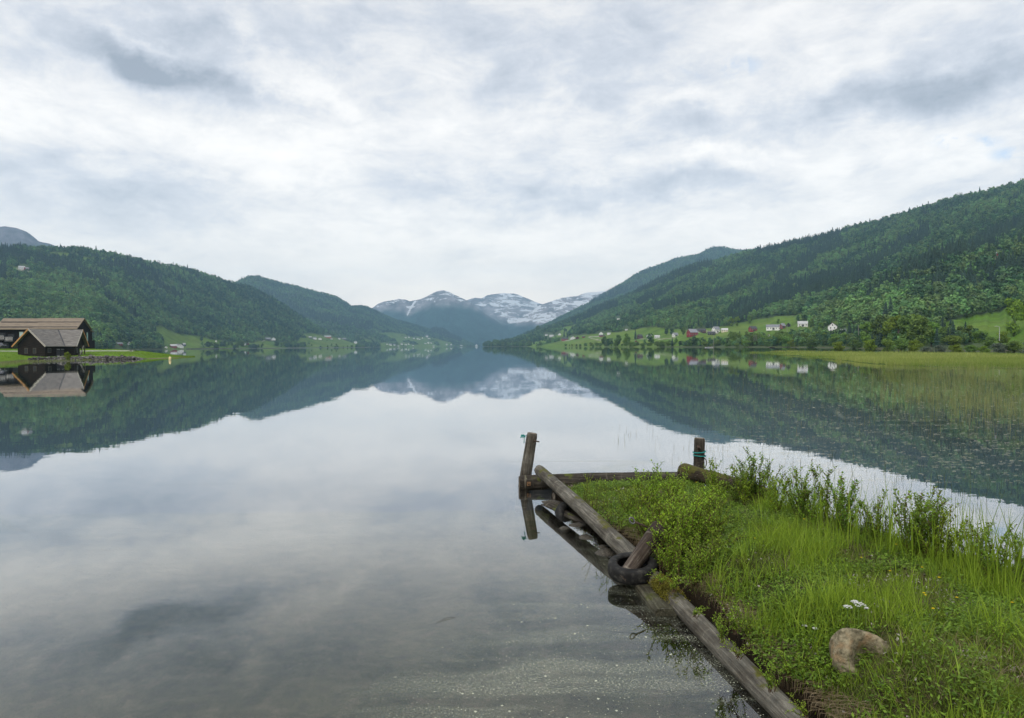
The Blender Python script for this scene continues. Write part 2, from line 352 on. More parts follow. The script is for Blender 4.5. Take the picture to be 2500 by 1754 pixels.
# ------------------------------------------------------------------ hills and mountains
def groundmat(name, rocky=False):
    M = bpy.data.materials.new(name); M.use_nodes = True; t = NT(M.node_tree)
    at_ = t.n('ShaderNodeAttribute', attribute_type='GEOMETRY', attribute_name='land').outputs['Color']
    pos = t.n('ShaderNodeNewGeometry').outputs['Position']
    nn = t.noise(pos, 0.006 if rocky else 0.03, 8, 0.65)
    col = t.mix(1.0, at_, t.ramp(nn, [(0.3, 0.62), (0.7, 1.35)]), 'MULTIPLY')
    n3 = t.noise(pos, 0.02 if rocky else 0.4, 5, 0.7)
    bn = t.n('ShaderNodeBump', inp={'Strength': 1.0, 'Distance': 60.0 if rocky else 0.5, 'Height': n3})
    if rocky:
        sm = t.n('ShaderNodeAttribute', attribute_type='GEOMETRY', attribute_name='snow').outputs['Fac']
        pm = t.n('ShaderNodeMapping', inp={'Vector': pos, 'Scale': (1.0, 0.6, 2.6)}).outputs[0]
        ns = t.noise(pm, 0.0050, 10, 0.66, 0.6)
        rl = t.noise(t.n('ShaderNodeMapping', inp={'Vector': pos, 'Scale': (1.0, 0.5, 3.4)}).outputs[0], 0.0042, 7, 0.58, 0.8)
        rl = t.mapr(t.math('ABSOLUTE', t.math('SUBTRACT', rl, 0.5)), 0.0, 0.06, 0.13, 0.0)
        sn = t.mapr(t.math('ADD', t.math('ADD', ns, rl), sm), 0.635, 0.655)
        col = t.mix(sn, col, (0.85, 0.88, 0.92))
    b = t.n('ShaderNodeBsdfPrincipled', inp={'Base Color': col, 'Roughness': 0.9, 'Specular IOR Level': 0.1, 'Normal': bn.outputs[0]})
    o = t.n('ShaderNodeOutputMaterial'); t.link(b.outputs[0], o.inputs[0]); return M
GM = groundmat('hillside_ground'); RM = groundmat('mountain_rock', True)

def interp(tab, x):
    tab = sorted(tab); return np.interp(x, [a for a, _ in tab], [b for _, b in tab])
class Hill:
    def __init__(s, name, x0, x1, shore, ridged, ridge, expo=1.5, trees=10.0, amp=0.05, nx=260, nt=110, seed=1, nscale=400.0, back=0.5, fields=(), label=None, mat_=None, rocky=None, z0=-0.8):
        s.px = np.linspace(x0, x1, nx); Ys = interp(shore, s.px); Yr = interp(ridged, s.px); pr = interp(ridge, s.px)
        T = np.concatenate([np.linspace(0, 1, nt), 1 + np.linspace(0.05, 1, 12) * back]); s.T = T
        P = np.array([at(a, b_, c) for a, b_, c in zip(s.px, pr, Yr)]); az = P[:, 0] / P[:, 1]
        zr = P[:, 2] - trees * 0.8
        Y = Ys[:, None] + (Yr - Ys)[:, None] * T[None, :]; X = az[:, None] * Y
        tt = np.clip(T, 0, 1)[None, :]
        g = tt ** expo; bk = np.clip((T - 1) / back, 0, 1)[None, :]
        Z = z0 + (zr[:, None] - z0) * g * (1 - bk ** 1.5 * 0.9)
        nz = fbm(X / nscale, Y / nscale, 6, seed, 0.55)
        # gullies running down the slope
        rdg = 1 - np.abs(fbm(s.px[:, None] / 60.0 + 0.25 * fbm(X / nscale, Y / nscale, 3, seed + 9), tt * 1.2 + 0 * X, 4, seed + 5))
        env = np.sin(np.pi * np.clip(T, 0, 1) ** 0.8)[None, :]
        Z = Z + zr[:, None] * (amp * nz * env * 1.6 + amp * (rdg - 0.8) * env * 0.8) + np.abs(fbm(s.px / 9.0, s.px * 0, 3, seed + 3))[:, None] * 0.0
        s.X, s.Y, s.Z = X, Y, Z; s.x0, s.x1 = x0, x1
        s.PX, s.PY = proj(np.stack([X, Y, Z], -1))
        s.fields = fields; s.area = None
        n_, m_ = X.shape; ii = np.arange(n_ * m_).reshape(n_, m_)
        Fc = np.stack([ii[:-1, :-1], ii[1:, :-1], ii[1:, 1:], ii[:-1, 1:]], -1).reshape(-1, 4)
        me = bigmesh(name, np.stack([X, Y, Z], -1).reshape(-1, 3), Fc, mat_ or GM, True)
        px = s.PX.ravel(); py = s.PY.ravel()
        if rocky is None:
            fo = s.forest(px, py, X.ravel(), Y.ravel())
            m1 = np.array([0.055, 0.085, 0.028]); fld = np.array([0.075, 0.155, 0.013]); dry = np.array([0.15, 0.17, 0.040])
            k = np.clip(0.5 + 0.9 * fbm(X.ravel() / 45, Y.ravel() / 90, 5, 21), 0, 1)[:, None]; fld = fld * (.80 if s.x1 < 1195 else 1.0)
            c = fo[:, None] * m1 + (1 - fo[:, None]) * (fld * (1 - 0.45 * k) + dry * 0.45 * k)
            sh = (Z.ravel() < 0.25)[:, None]; c = np.where(sh, np.array([0.085, 0.085, 0.05]), c)
            for rd, w_ in (([(1436, 822.5), (1444, 826), (1454, 829.5), (1474, 832)], .8), ([(1436, 822.5), (1455, 822), (1470, 822)], .6), ([(1700, 812), (1722, 808), (1735, 812), (1752, 814)], .8), ([(2395, 642), (2420, 634), (2450, 629)], 1.6), ([(38, 655), (60, 661), (78, 664)], 1.2), ([(1372, 833), (1390, 832), (1395, 829)], .6), ([(640, 834), (652, 829), (668, 832)], .5), ([(1540, 826), (1590, 829), (1610, 829), (1660, 824)], .5)):
                c = np.where((segd(px, py, rd) < w_)[:, None], np.array([0.34, 0.32, 0.28]), c)
            yl = (np.exp(-((px - 1530) / 90) ** 2 - ((py - 838) / 4) ** 2) * (s.x0 > 1177) * (1 - fo))[:, None]; c = c * (1 - .5 * yl) + np.array([0.20, 0.21, 0.03]) * .5 * yl
            cattr(me, 'land', c)
        else: rocky(s, me, px, py)
        s.ob = tag(mobj(name, me), kind='structure', label=label)
    def forest(s, px, py, X, Y):
        """1 where the wood stands, 0 on meadow"""
        wx = px + 7 * fbm(X / 25, Y / 25, 3, 31); wy = py + 2.2 * fbm(X / 25 + 9, Y / 25, 3, 33)
        f = np.ones(np.shape(px))
        for poly in s.fields: f[inpoly(wx, wy, poly)] = 0
        cl_ = fbm(np.asarray(X) / 55 + 3, np.asarray(Y) / 110, 4, 35)
        if s.x1 < 1195: f[(cl_ > (.20 if s.x1 > 1000 else .46)) & (py > 700)] = 1
        else: f[(cl_ > .46)] = 1
        return f
    def point(s, px, py):
        """the surface point seen at photo position px, py"""
        i = np.interp(px, s.px, np.arange(len(s.px))); i0 = int(min(max(i, 0), len(s.px) - 2)); a = i - i0; nt = int(np.sum(s.T <= 1.0))
        ppy = s.PY[i0, :nt] * (1 - a) + s.PY[i0 + 1, :nt] * a
        k = None
        for j in range(1, nt):
            if ppy[j] <= py: k = j; break
        if k is None: k = nt - 1; b_ = 1.0
        else: b_ = float(np.clip((ppy[k - 1] - py) / max(ppy[k - 1] - ppy[k], 1e-6), 0, 1))
        def g(A): return (A[i0, k - 1] * (1 - b_) + A[i0, k] * b_) * (1 - a) + (A[i0 + 1, k - 1] * (1 - b_) + A[i0 + 1, k] * b_) * a
        return np.array([g(s.X), g(s.Y), g(s.Z)])
    def scatter(s, spacing, r, tmin=0.0, tmax=1.12):
        """random points over the slope by true area"""
        n_, m_ = s.X.shape
        P = np.stack([s.X, s.Y, s.Z], -1); A = np.linalg.norm(np.cross(P[1:, :-1] - P[:-1, :-1], P[:-1, 1:] - P[:-1, :-1]), axis=-1)
        sp = spacing(s.Y[:-1, :-1]); w = A / (sp ** 2) * ((s.T[:-1] >= tmin) & (s.T[:-1] <= tmax))[None, :]
        vis = (s.PX[:-1, :-1] > -250) & (s.PX[:-1, :-1] < 2750); w = w * vis
        tot = w.sum(); N = int(tot); c = np.cumsum(w.ravel()) / tot; k = np.searchsorted(c, r.random(N)); k = np.minimum(k, w.size - 1)
        i = k // (m_ - 1); j = k % (m_ - 1); a = r.random(N)[:, None]; b_ = r.random(N)[:, None]
        return (P[i, j] * (1 - a) + P[i + 1, j] * a) * (1 - b_) + (P[i, j + 1] * (1 - a) + P[i + 1, j + 1] * a) * b_

DF = [[(1285, 849), (1296, 838), (1330, 831), (1400, 822), (1440, 817), (1500, 812), (1530, 808), (1560, 803), (1595, 799), (1625, 804), (1690, 806), (1730, 802), (1770, 797), (1800, 790), (1850, 779), (1900, 773), (1962, 769), (1966, 775), (1935, 788), (1985, 797), (1985, 816), (1900, 818), (1830, 826), (1790, 842), (1700, 842), (1640, 846), (1560, 848), (1480, 846), (1420, 851)],
      [(1345, 828), (1368, 812), (1372, 801), (1420, 790), (1402, 806), (1385, 820)],
      [(2056, 806), (2115, 789), (2142, 785), (2122, 800), (2078, 810)],
      [(2010, 792), (2060, 790), (2066, 784), (2020, 782)],
      [(2300, 786), (2400, 768), (2500, 750), (2760, 715), (2760, 850), (2480, 850), (2380, 832), (2300, 806)]]
AF = [[(375, 799), (397, 799), (432, 815), (478, 820), (540, 834), (590, 838), (640, 842), (645, 853), (500, 854), (405, 856), (396, 832), (380, 815)],
      [(318, 803), (345, 818), (392, 842), (375, 842), (350, 828)],
      [(640, 833), (700, 838), (728, 835), (735, 815), (760, 814), (790, 820), (850, 828), (880, 837), (905, 849), (800, 852), (600, 852), (600, 840)],
      [(175, 628), (290, 632), (290, 640), (200, 637)], [(110, 616), (195, 620), (190, 628), (120, 624)], [(28, 652), (80, 658), (78, 664), (35, 660)]]
BF = [[(936, 823), (1000, 820), (1060, 826), (1105, 838), (1085, 849), (930, 849), (922, 838), (958, 834)], [(868, 817), (900, 822), (930, 835), (900, 838)], [(895, 812), (950, 812), (1000, 818), (960, 824)]]

hillD = Hill('hillside', 1178, 3100,
    [(1178, 3300), (1250, 2700), (1300, 2200), (1400, 1500), (1500, 1050), (1600, 880), (1700, 740), (1900, 600), (2050, 420), (2200, 260), (2320, 208), (2500, 184), (3100, 150)],
    [(1178, 3500), (1250, 3350), (1320, 3400), (1450, 3500), (1600, 3200), (2000, 2600), (2500, 2000), (3100, 1600)],
    [(1178, 843), (1200, 838), (1225, 833), (1260, 826), (1300, 812), (1340, 797), (1400, 774), (1450, 752), (1500, 731), (1560, 706), (1600, 684), (1650, 660), (1700, 643), (1750, 634), (1800, 620), (1850, 608), (1890, 599), (1940, 587), (2000, 574), (2050, 561), (2080, 551), (2150, 536), (2250, 506), (2340, 479), (2410, 465), (2480, 447), (2500, 441), (3100, 300)],
    expo=1.45, trees=11, amp=0.05, nx=420, nt=150, seed=3, nscale=420, fields=DF, label='steep wooded hillside with meadows and farms right of the lake')
hillC = Hill('hillside', 1200, 1990,
    [(1200, 3900), (2000, 3900)], [(1200, 4300), (1350, 5200), (1990, 6200)],
    [(1200, 846), (1235, 836), (1258, 824), (1275, 816), (1300, 806), (1335, 790), (1370, 772), (1400, 757), (1430, 742), (1460, 725), (1480, 712), (1520, 690), (1550, 669), (1590, 652), (1620, 642), (1650, 630), (1710, 618), (1730, 606), (1745, 602), (1760, 601), (1790, 607), (1820, 611), (1830, 607), (1850, 607), (1900, 615), (1990, 640)],
    expo=1.1, trees=9, amp=0.05, nx=160, nt=70, seed=5, nscale=700, label='farther wooded ridge behind the right hillside')
hillA = Hill('hillside', -600, 905,
    [(-600, 560), (0, 640), (250, 900), (400, 1500), (640, 2200), (905, 3200)],
    [(-600, 1900), (0, 2200), (300, 2500), (600, 3200), (800, 3500), (905, 3600)],
    [(-600, 520), (-200, 575), (0, 603), (50, 601), (100, 601), (150, 604), (200, 603), (230, 610), (260, 615), (295, 621), (350, 634), (400, 645), (430, 648), (460, 654), (500, 668), (530, 676), (560, 687), (575, 691), (612, 700), (650, 718), (690, 740), (720, 762), (760, 788), (800, 808), (850, 830), (905, 846)],
    expo=1.35, trees=11, amp=0.06, nx=420, nt=150, seed=11, nscale=420, fields=AF, label='long wooded hillside left of the lake with farms at its foot')
hillB = Hill('hillside', 480, 1190,
    [(480, 3700), (880, 3700), (950, 4200), (1190, 6400)], [(480, 4800), (850, 5600), (1100, 6700), (1190, 6900)],
    [(480, 720), (560, 694), (575, 688), (590, 680), (605, 674), (630, 672), (650, 679), (700, 693), (730, 699), (770, 711), (800, 718), (820, 723), (840, 735), (860, 748), (880, 745), (900, 750), (915, 757), (940, 769), (970, 782), (1000, 789), (1020, 795), (1050, 804), (1065, 799), (1084, 803), (1108, 818), (1137, 831), (1152, 837), (1175, 846), (1190, 849)],
    expo=1.15, trees=9, amp=0.06, nx=260, nt=90, seed=13, nscale=700, fields=BF, label='second wooded hill on the left with a village at its foot')

def rock_far(s, me, px, py):
    """green birch slope below, grey rock above, snow lying in hollows near the tops"""
    lim = interp([(880, 752), (1000, 762), (1050, 748), (1100, 742), (1150, 752), (1200, 772), (1260, 792), (1340, 790), (1400, 775), (1500, 740), (1700, 700)], px)
    k = sstep(py + 9 * fbm(px / 25, py / 25, 4, 61), lim - 10, lim + 14)[:, None]
    n = (0.5 + 0.5 * fbm(px / 12, py / 12, 4, 63))[:, None]
    c = (1 - k) * (np.array([0.27, 0.26, 0.275]) * (0.30 + 1.4 * n)) + k * np.array([0.028, 0.070, 0.062]) * (.6 + .8 * n)
    cattr(me, 'land', c)
    sn = 0.025 + 0.055 * sstep(px, 1150, 1260) * sstep(-py, -800, -770) + 0.03 * sstep(-py, -745, -720) - 0.9 * k[:, 0] * (px < 1240) - 0.35 * sstep(py, 785, 800)
    sn = np.where(segd(px, py, [(1014, 736), (1003, 752), (994, 770)]) < 1.7, 0.5, sn)
    for c_ in ((1057, 728, 12, 4), (1175, 742, 8, 5), (1205, 745, 10, 5), (1410, 738, 10, 5), (1455, 716, 26, 5), (1225, 770, 14, 5), (1290, 782, 30, 4), (1250, 786, 12, 4)):
        sn = sn + 0.12 * np.exp(-(((px - c_[0]) / c_[2]) ** 2 + ((py - c_[1]) / c_[3]) ** 2))
    fattr(me, 'snow', sn)
def rock_left(s, me, px, py):
    n = (0.5 + 0.5 * fbm(px / 9, py / 9, 5, 73))[:, None]
    k = sstep(py + 6 * fbm(px / 20, py / 9, 4, 71), 592, 612)[:, None]
    cattr(me, 'land', (1 - k) * np.array([0.165, 0.16, 0.185]) * (0.45 + 1.1 * n) + k * np.array([0.06, 0.10, 0.05])); fattr(me, 'snow', np.full(len(px), -0.14))
Hill('mountain', 780, 1330, [(780, 6600), (1330, 6600)], [(780, 8700), (1082, 8500), (1330, 8100)],
    [(780, 790), (850, 778), (909, 753), (920, 744), (935, 737), (960, 733), (975, 730), (990, 732), (1000, 736), (1015, 733), (1027, 731), (1040, 725), (1050, 720), (1065, 712), (1082, 709), (1095, 712), (1110, 720), (1125, 727), (1143, 735), (1160, 748), (1185, 767), (1220, 788), (1260, 806), (1330, 835)],
    expo=0.9, trees=0, amp=0.07, nx=240, nt=100, seed=41, nscale=1500, label='grey rounded mountain with snow patches and one long snow gully', mat_=RM, rocky=rock_far)
Hill('mountain', 1080, 1560, [(1080, 8600), (1560, 8600)], [(1080, 10300), (1560, 10300)],
    [(1080, 760), (1143, 732), (1160, 727), (1175, 729), (1190, 721), (1210, 718), (1230, 716), (1245, 717), (1260, 718), (1275, 724), (1290, 730), (1305, 737), (1318, 741), (1340, 748), (1400, 765), (1560, 800)],
    expo=0.8, trees=0, amp=0.08, nx=220, nt=100, seed=43, nscale=1600, label='farthest grey mountain laced with snow at the lake head', mat_=RM, rocky=rock_far)
Hill('mountain', 1150, 1800, [(1150, 6800), (1800, 6800)], [(1150, 8200), (1300, 8500), (1800, 8800)],
    [(1150, 830), (1200, 806), (1250, 790), (1290, 765), (1318, 745), (1335, 740), (1355, 733), (1370, 728), (1390, 725), (1410, 723), (1430, 715), (1455, 713), (1480, 711), (1490, 708), (1600, 690), (1800, 690)],
    expo=0.9, trees=0, amp=0.06, nx=200, nt=90, seed=47, nscale=1500, label='snow topped mountain shoulder behind the right ridge', mat_=RM, rocky=rock_far)
Hill('mountain', -700, 260, [(-700, 3800), (260, 3800)], [(-700, 5200), (260, 5200)],
    [(-700, 600), (-200, 570), (0, 554), (14, 553), (40, 557), (65, 566), (80, 577), (95, 590), (120, 595), (147, 605), (200, 620), (260, 640)],
    expo=0.9, trees=0, amp=0.04, nx=200, nt=80, seed=49, nscale=900, label='bare purple grey rock dome above the left hillside', mat_=RM, rocky=rock_left)

# ------------------------------------------------------------------ tree crowns
def leafcloud(n, centers, radii, size, r, squash=0.8, out=0.55):
    """n small folded leaf clumps spread through overlapping lobes"""
    k = r.integers(0, len(centers), n); C = np.array(centers)[k]; Rd = np.array(radii)[k]
    d = r.normal(size=(n, 3)); d /= np.linalg.norm(d, axis=1)[:, None]
    rr = r.random(n) ** 0.33; rr = 0.35 + 0.65 * rr
    P = C + d * (Rd * rr)[:, None] * np.array([1, 1, squash])
    N = d * out + r.normal(size=(n, 3)) * 0.45 + np.array([0, 0, 0.25]); N /= np.linalg.norm(N, axis=1)[:, None]
    a = np.cross(N, r.normal(size=(n, 3))); a /= np.linalg.norm(a, axis=1)[:, None]; b_ = np.cross(N, a)
    s_ = (size * r.uniform(0.6, 1.4, n))[:, None]
    V = np.stack([P - a * s_, P - b_ * s_ * 0.6, P + a * s_ + N * s_ * 0.25, P + b_ * s_ * 0.6], 1).reshape(-1, 3)
    Fc = np.arange(4 * n).reshape(n, 4); return V, Fc
def lobes(r, h, w, n, low=0.25):
    cs, rs = [], []
    for k in range(n):
        z = h * r.uniform(low, 0.88); ww = w * math.sin(math.pi * min(1, max(0.08, (z / h - low * 0.6) / (1.05 - low * 0.6)))) ** 0.7
        th = r.random() * 6.28; q_ = ww * r.uniform(0.15, 0.62); cs.append((q_ * math.cos(th), q_ * math.sin(th), z)); rs.append(w * r.uniform(0.28, 0.48))
    cs.append((0, 0, h * 0.82)); rs.append(w * 0.34); return cs, rs
def spruce_mesh(r, h=1.0, layers=9, pts=9):
    V, Fc = [], []
    for k in range(layers):
        z = h * (0.06 + 0.9 * k / layers); rad = 0.21 * h * (1 - k / layers) ** 0.85 + 0.012; top = z + h * 0.16
        b_ = len(V); V.append((0, 0, min(top, h)))
        for j in range(pts * 2):
            th = math.pi * j / pts + k * 0.7; q_ = rad * ((1.0 if j % 2 else 0.62) + r.normal(0, 0.1)); V.append((q_ * math.cos(th), q_ * math.sin(th), z - (0.02 if j % 2 else -0.02) * h + r.normal(0, 0.006)))
        for j in range(pts * 2): Fc.append((b_, b_ + 1 + j, b_ + 1 + (j + 1) % (pts * 2)))
    return np.array(V), np.array(Fc)

FM = leafmat('wood_foliage', (0.028, 0.076, 0.034), (0.165, 0.285, 0.085), 0.22, 0.24, inst=True)
FS = leafmat('spruce_foliage', (0.010, 0.030, 0.018), (0.026, 0.058, 0.026), 0.1, 0.15, inst=True)
protos = bpy.data.collections.new('forest_parts')       # not linked to the scene: sources for the wood only
r = np.random.default_rng(5); k = 0
for i in range(5):
    cs, rs = lobes(r, 1.0, 0.42, 7, 0.3); V, Fc = leafcloud(150, cs, rs, 0.082, r, 0.9, out=1.1)
    o = bpy.data.objects.new('a%02d' % k, bigmesh('broadleaf_crown', V, Fc, FM)); protos.objects.link(o); k += 1
for i in range(3):
    V, Fc = spruce_mesh(r, 1.0 , 8, 6); o = bpy.data.objects.new('a%02d' % k, bigmesh('spruce_crown', V, Fc, FS)); protos.objects.link(o); k += 1

def gn_forest(name, pts, kind, scale, rot, tint, label):
    me = bpy.data.meshes.new(name); me.vertices.add(len(pts)); me.vertices.foreach_set('co', np.asarray(pts, np.float32).ravel())
    a = me.attributes.new('pick', 'INT', 'POINT'); a.data.foreach_set('value', np.asarray(kind, np.int32))
    for nm, vv in (('size', scale), ('spin', rot), ('tint', tint)): fattr(me, nm, vv)
    o = link(bpy.data.objects.new(name, me)); tag(o, label=label, kind='stuff')
    ng = bpy.data.node_groups.new('scatter_' + name, 'GeometryNodeTree')
    ng.interface.new_socket('Geometry', in_out='INPUT', socket_type='NodeSocketGeometry'); ng.interface.new_socket('Geometry', in_out='OUTPUT', socket_type='NodeSocketGeometry')
    N = ng.nodes.new; L = ng.links.new
    gi = N('NodeGroupInput'); go = N('NodeGroupOutput'); m2p = N('GeometryNodeMeshToPoints'); iop = N('GeometryNodeInstanceOnPoints')
    ci = N('GeometryNodeCollectionInfo'); ci.inputs['Collection'].default_value = protos; ci.inputs['Separate Children'].default_value = True; ci.inputs['Reset Children'].default_value = True
    def na(nm, ty):
        q_ = N('GeometryNodeInputNamedAttribute'); q_.data_type = ty; q_.inputs['Name'].default_value = nm; return q_.outputs['Attribute']
    L(gi.outputs[0], m2p.inputs['Mesh']); L(m2p.outputs[0], iop.inputs['Points']); L(ci.outputs[0], iop.inputs['Instance'])
    iop.inputs['Pick Instance'].default_value = True; L(na('pick', 'INT'), iop.inputs['Instance Index'])
    cx_ = N('ShaderNodeCombineXYZ'); L(na('spin', 'FLOAT'), cx_.inputs[2]); L(cx_.outputs[0], iop.inputs['Rotation']); L(na('size', 'FLOAT'), iop.inputs['Scale'])
    L(iop.outputs[0], go.inputs[0])
    md = o.modifiers.new('scatter', 'NODES'); md.node_group = ng; return o

SPR_D = [([(1855, 615), (1930, 600), (2038, 573)], 12), ([(1800, 772), (1876, 738), (1952, 716), (2044, 696), (2110, 682)], 22), ([(2095, 675), (2150, 640), (2257, 580)], 17),
         ([(1906, 690), (1952, 655), (1990, 625), (2044, 596)], 15), ([(2215, 672), (2318, 645), (2370, 622)], 17), ([(2379, 610), (2470, 570), (2560, 540)], 16), ([(2400, 682), (2500, 665), (2600, 640)], 12),
         ([(1440, 775), (1474, 757), (1500, 752)], 9), ([(1560, 715), (1611, 693), (1688, 667), (1730, 650)], 9), ([(1600, 760), (1672, 743), (1780, 722), (1830, 700)], 10), ([(1560, 745), (1620, 725)], 8), ([(1400, 790), (1440, 780)], 6), ([(1840, 690), (1890, 665)], 8)]
SPR_A = [([(-50, 600), (20, 622), (65, 640)], 11), ([(95, 645), (164, 655), (218, 680), (260, 700)], 11), ([(250, 650), (300, 655), (330, 680), (390, 690)], 9), ([(140, 650), (200, 668)], 8), ([(0, 680), (0, 640)], 18), ([(385, 700), (440, 730)], 8)]
def wood(h, spacing, size, spr, name, label, seed, mind=0, skip=None, light=None, base=0.10):
    r = np.random.default_rng(seed); P = h.scatter(spacing, r); px, py = proj(P)
    fo = h.forest(px, py, P[:, 0], P[:, 1]); keep = (fo > 0.5) & (P[:, 2] > 0.7) & (P[:, 1] > mind)
    if skip is not None:
        for (hx, hy, rad) in skip: keep &= (np.hypot((px - hx) / 1.0, (py - hy) / 0.8) > rad) & ~((np.abs(px - hx) < rad * .9) & (py > hy) & (py < hy + rad * 1.3))
    P = P[keep]; px = px[keep]; py = py[keep]
    sm = np.zeros(len(P))
    for pts, w in spr: sm = np.maximum(sm, 1 - segd(px, py + 3, pts) / (w * 1.15))
    cl = fbm(P[:, 0] / 90, P[:, 1] / 90, 3, seed)
    isS = (sm + 0.30 * cl > 0.14) | (r.random(len(P)) < base * (1 + 2 * cl)) & (py < 690)
    isS &= r.random(len(P)) < 0.93
    kind = np.where(isS, r.integers(5, 8, len(P)), r.integers(0, 5, len(P)))
    sz = size(P[:, 1]) * np.clip(r.lognormal(-.05, .28, len(P)), .45, 1.7) * np.where(isS, 1.35, 1.0)
    tint = np.clip(0.34 + 0.75 * fbm(P[:, 0] / 110, P[:, 1] / 110, 4, seed + 2) + r.normal(0, 0.27, len(P)), 0, 1)
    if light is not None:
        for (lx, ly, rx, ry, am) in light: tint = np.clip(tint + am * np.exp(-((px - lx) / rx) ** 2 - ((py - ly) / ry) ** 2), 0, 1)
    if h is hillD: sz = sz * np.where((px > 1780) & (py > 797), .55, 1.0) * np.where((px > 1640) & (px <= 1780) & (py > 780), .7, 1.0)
    P[:, 2] -= 0.05 * sz
    gn_forest(name, P, kind, sz, r.uniform(0, 6.28, len(P)), tint, label); return len(P)

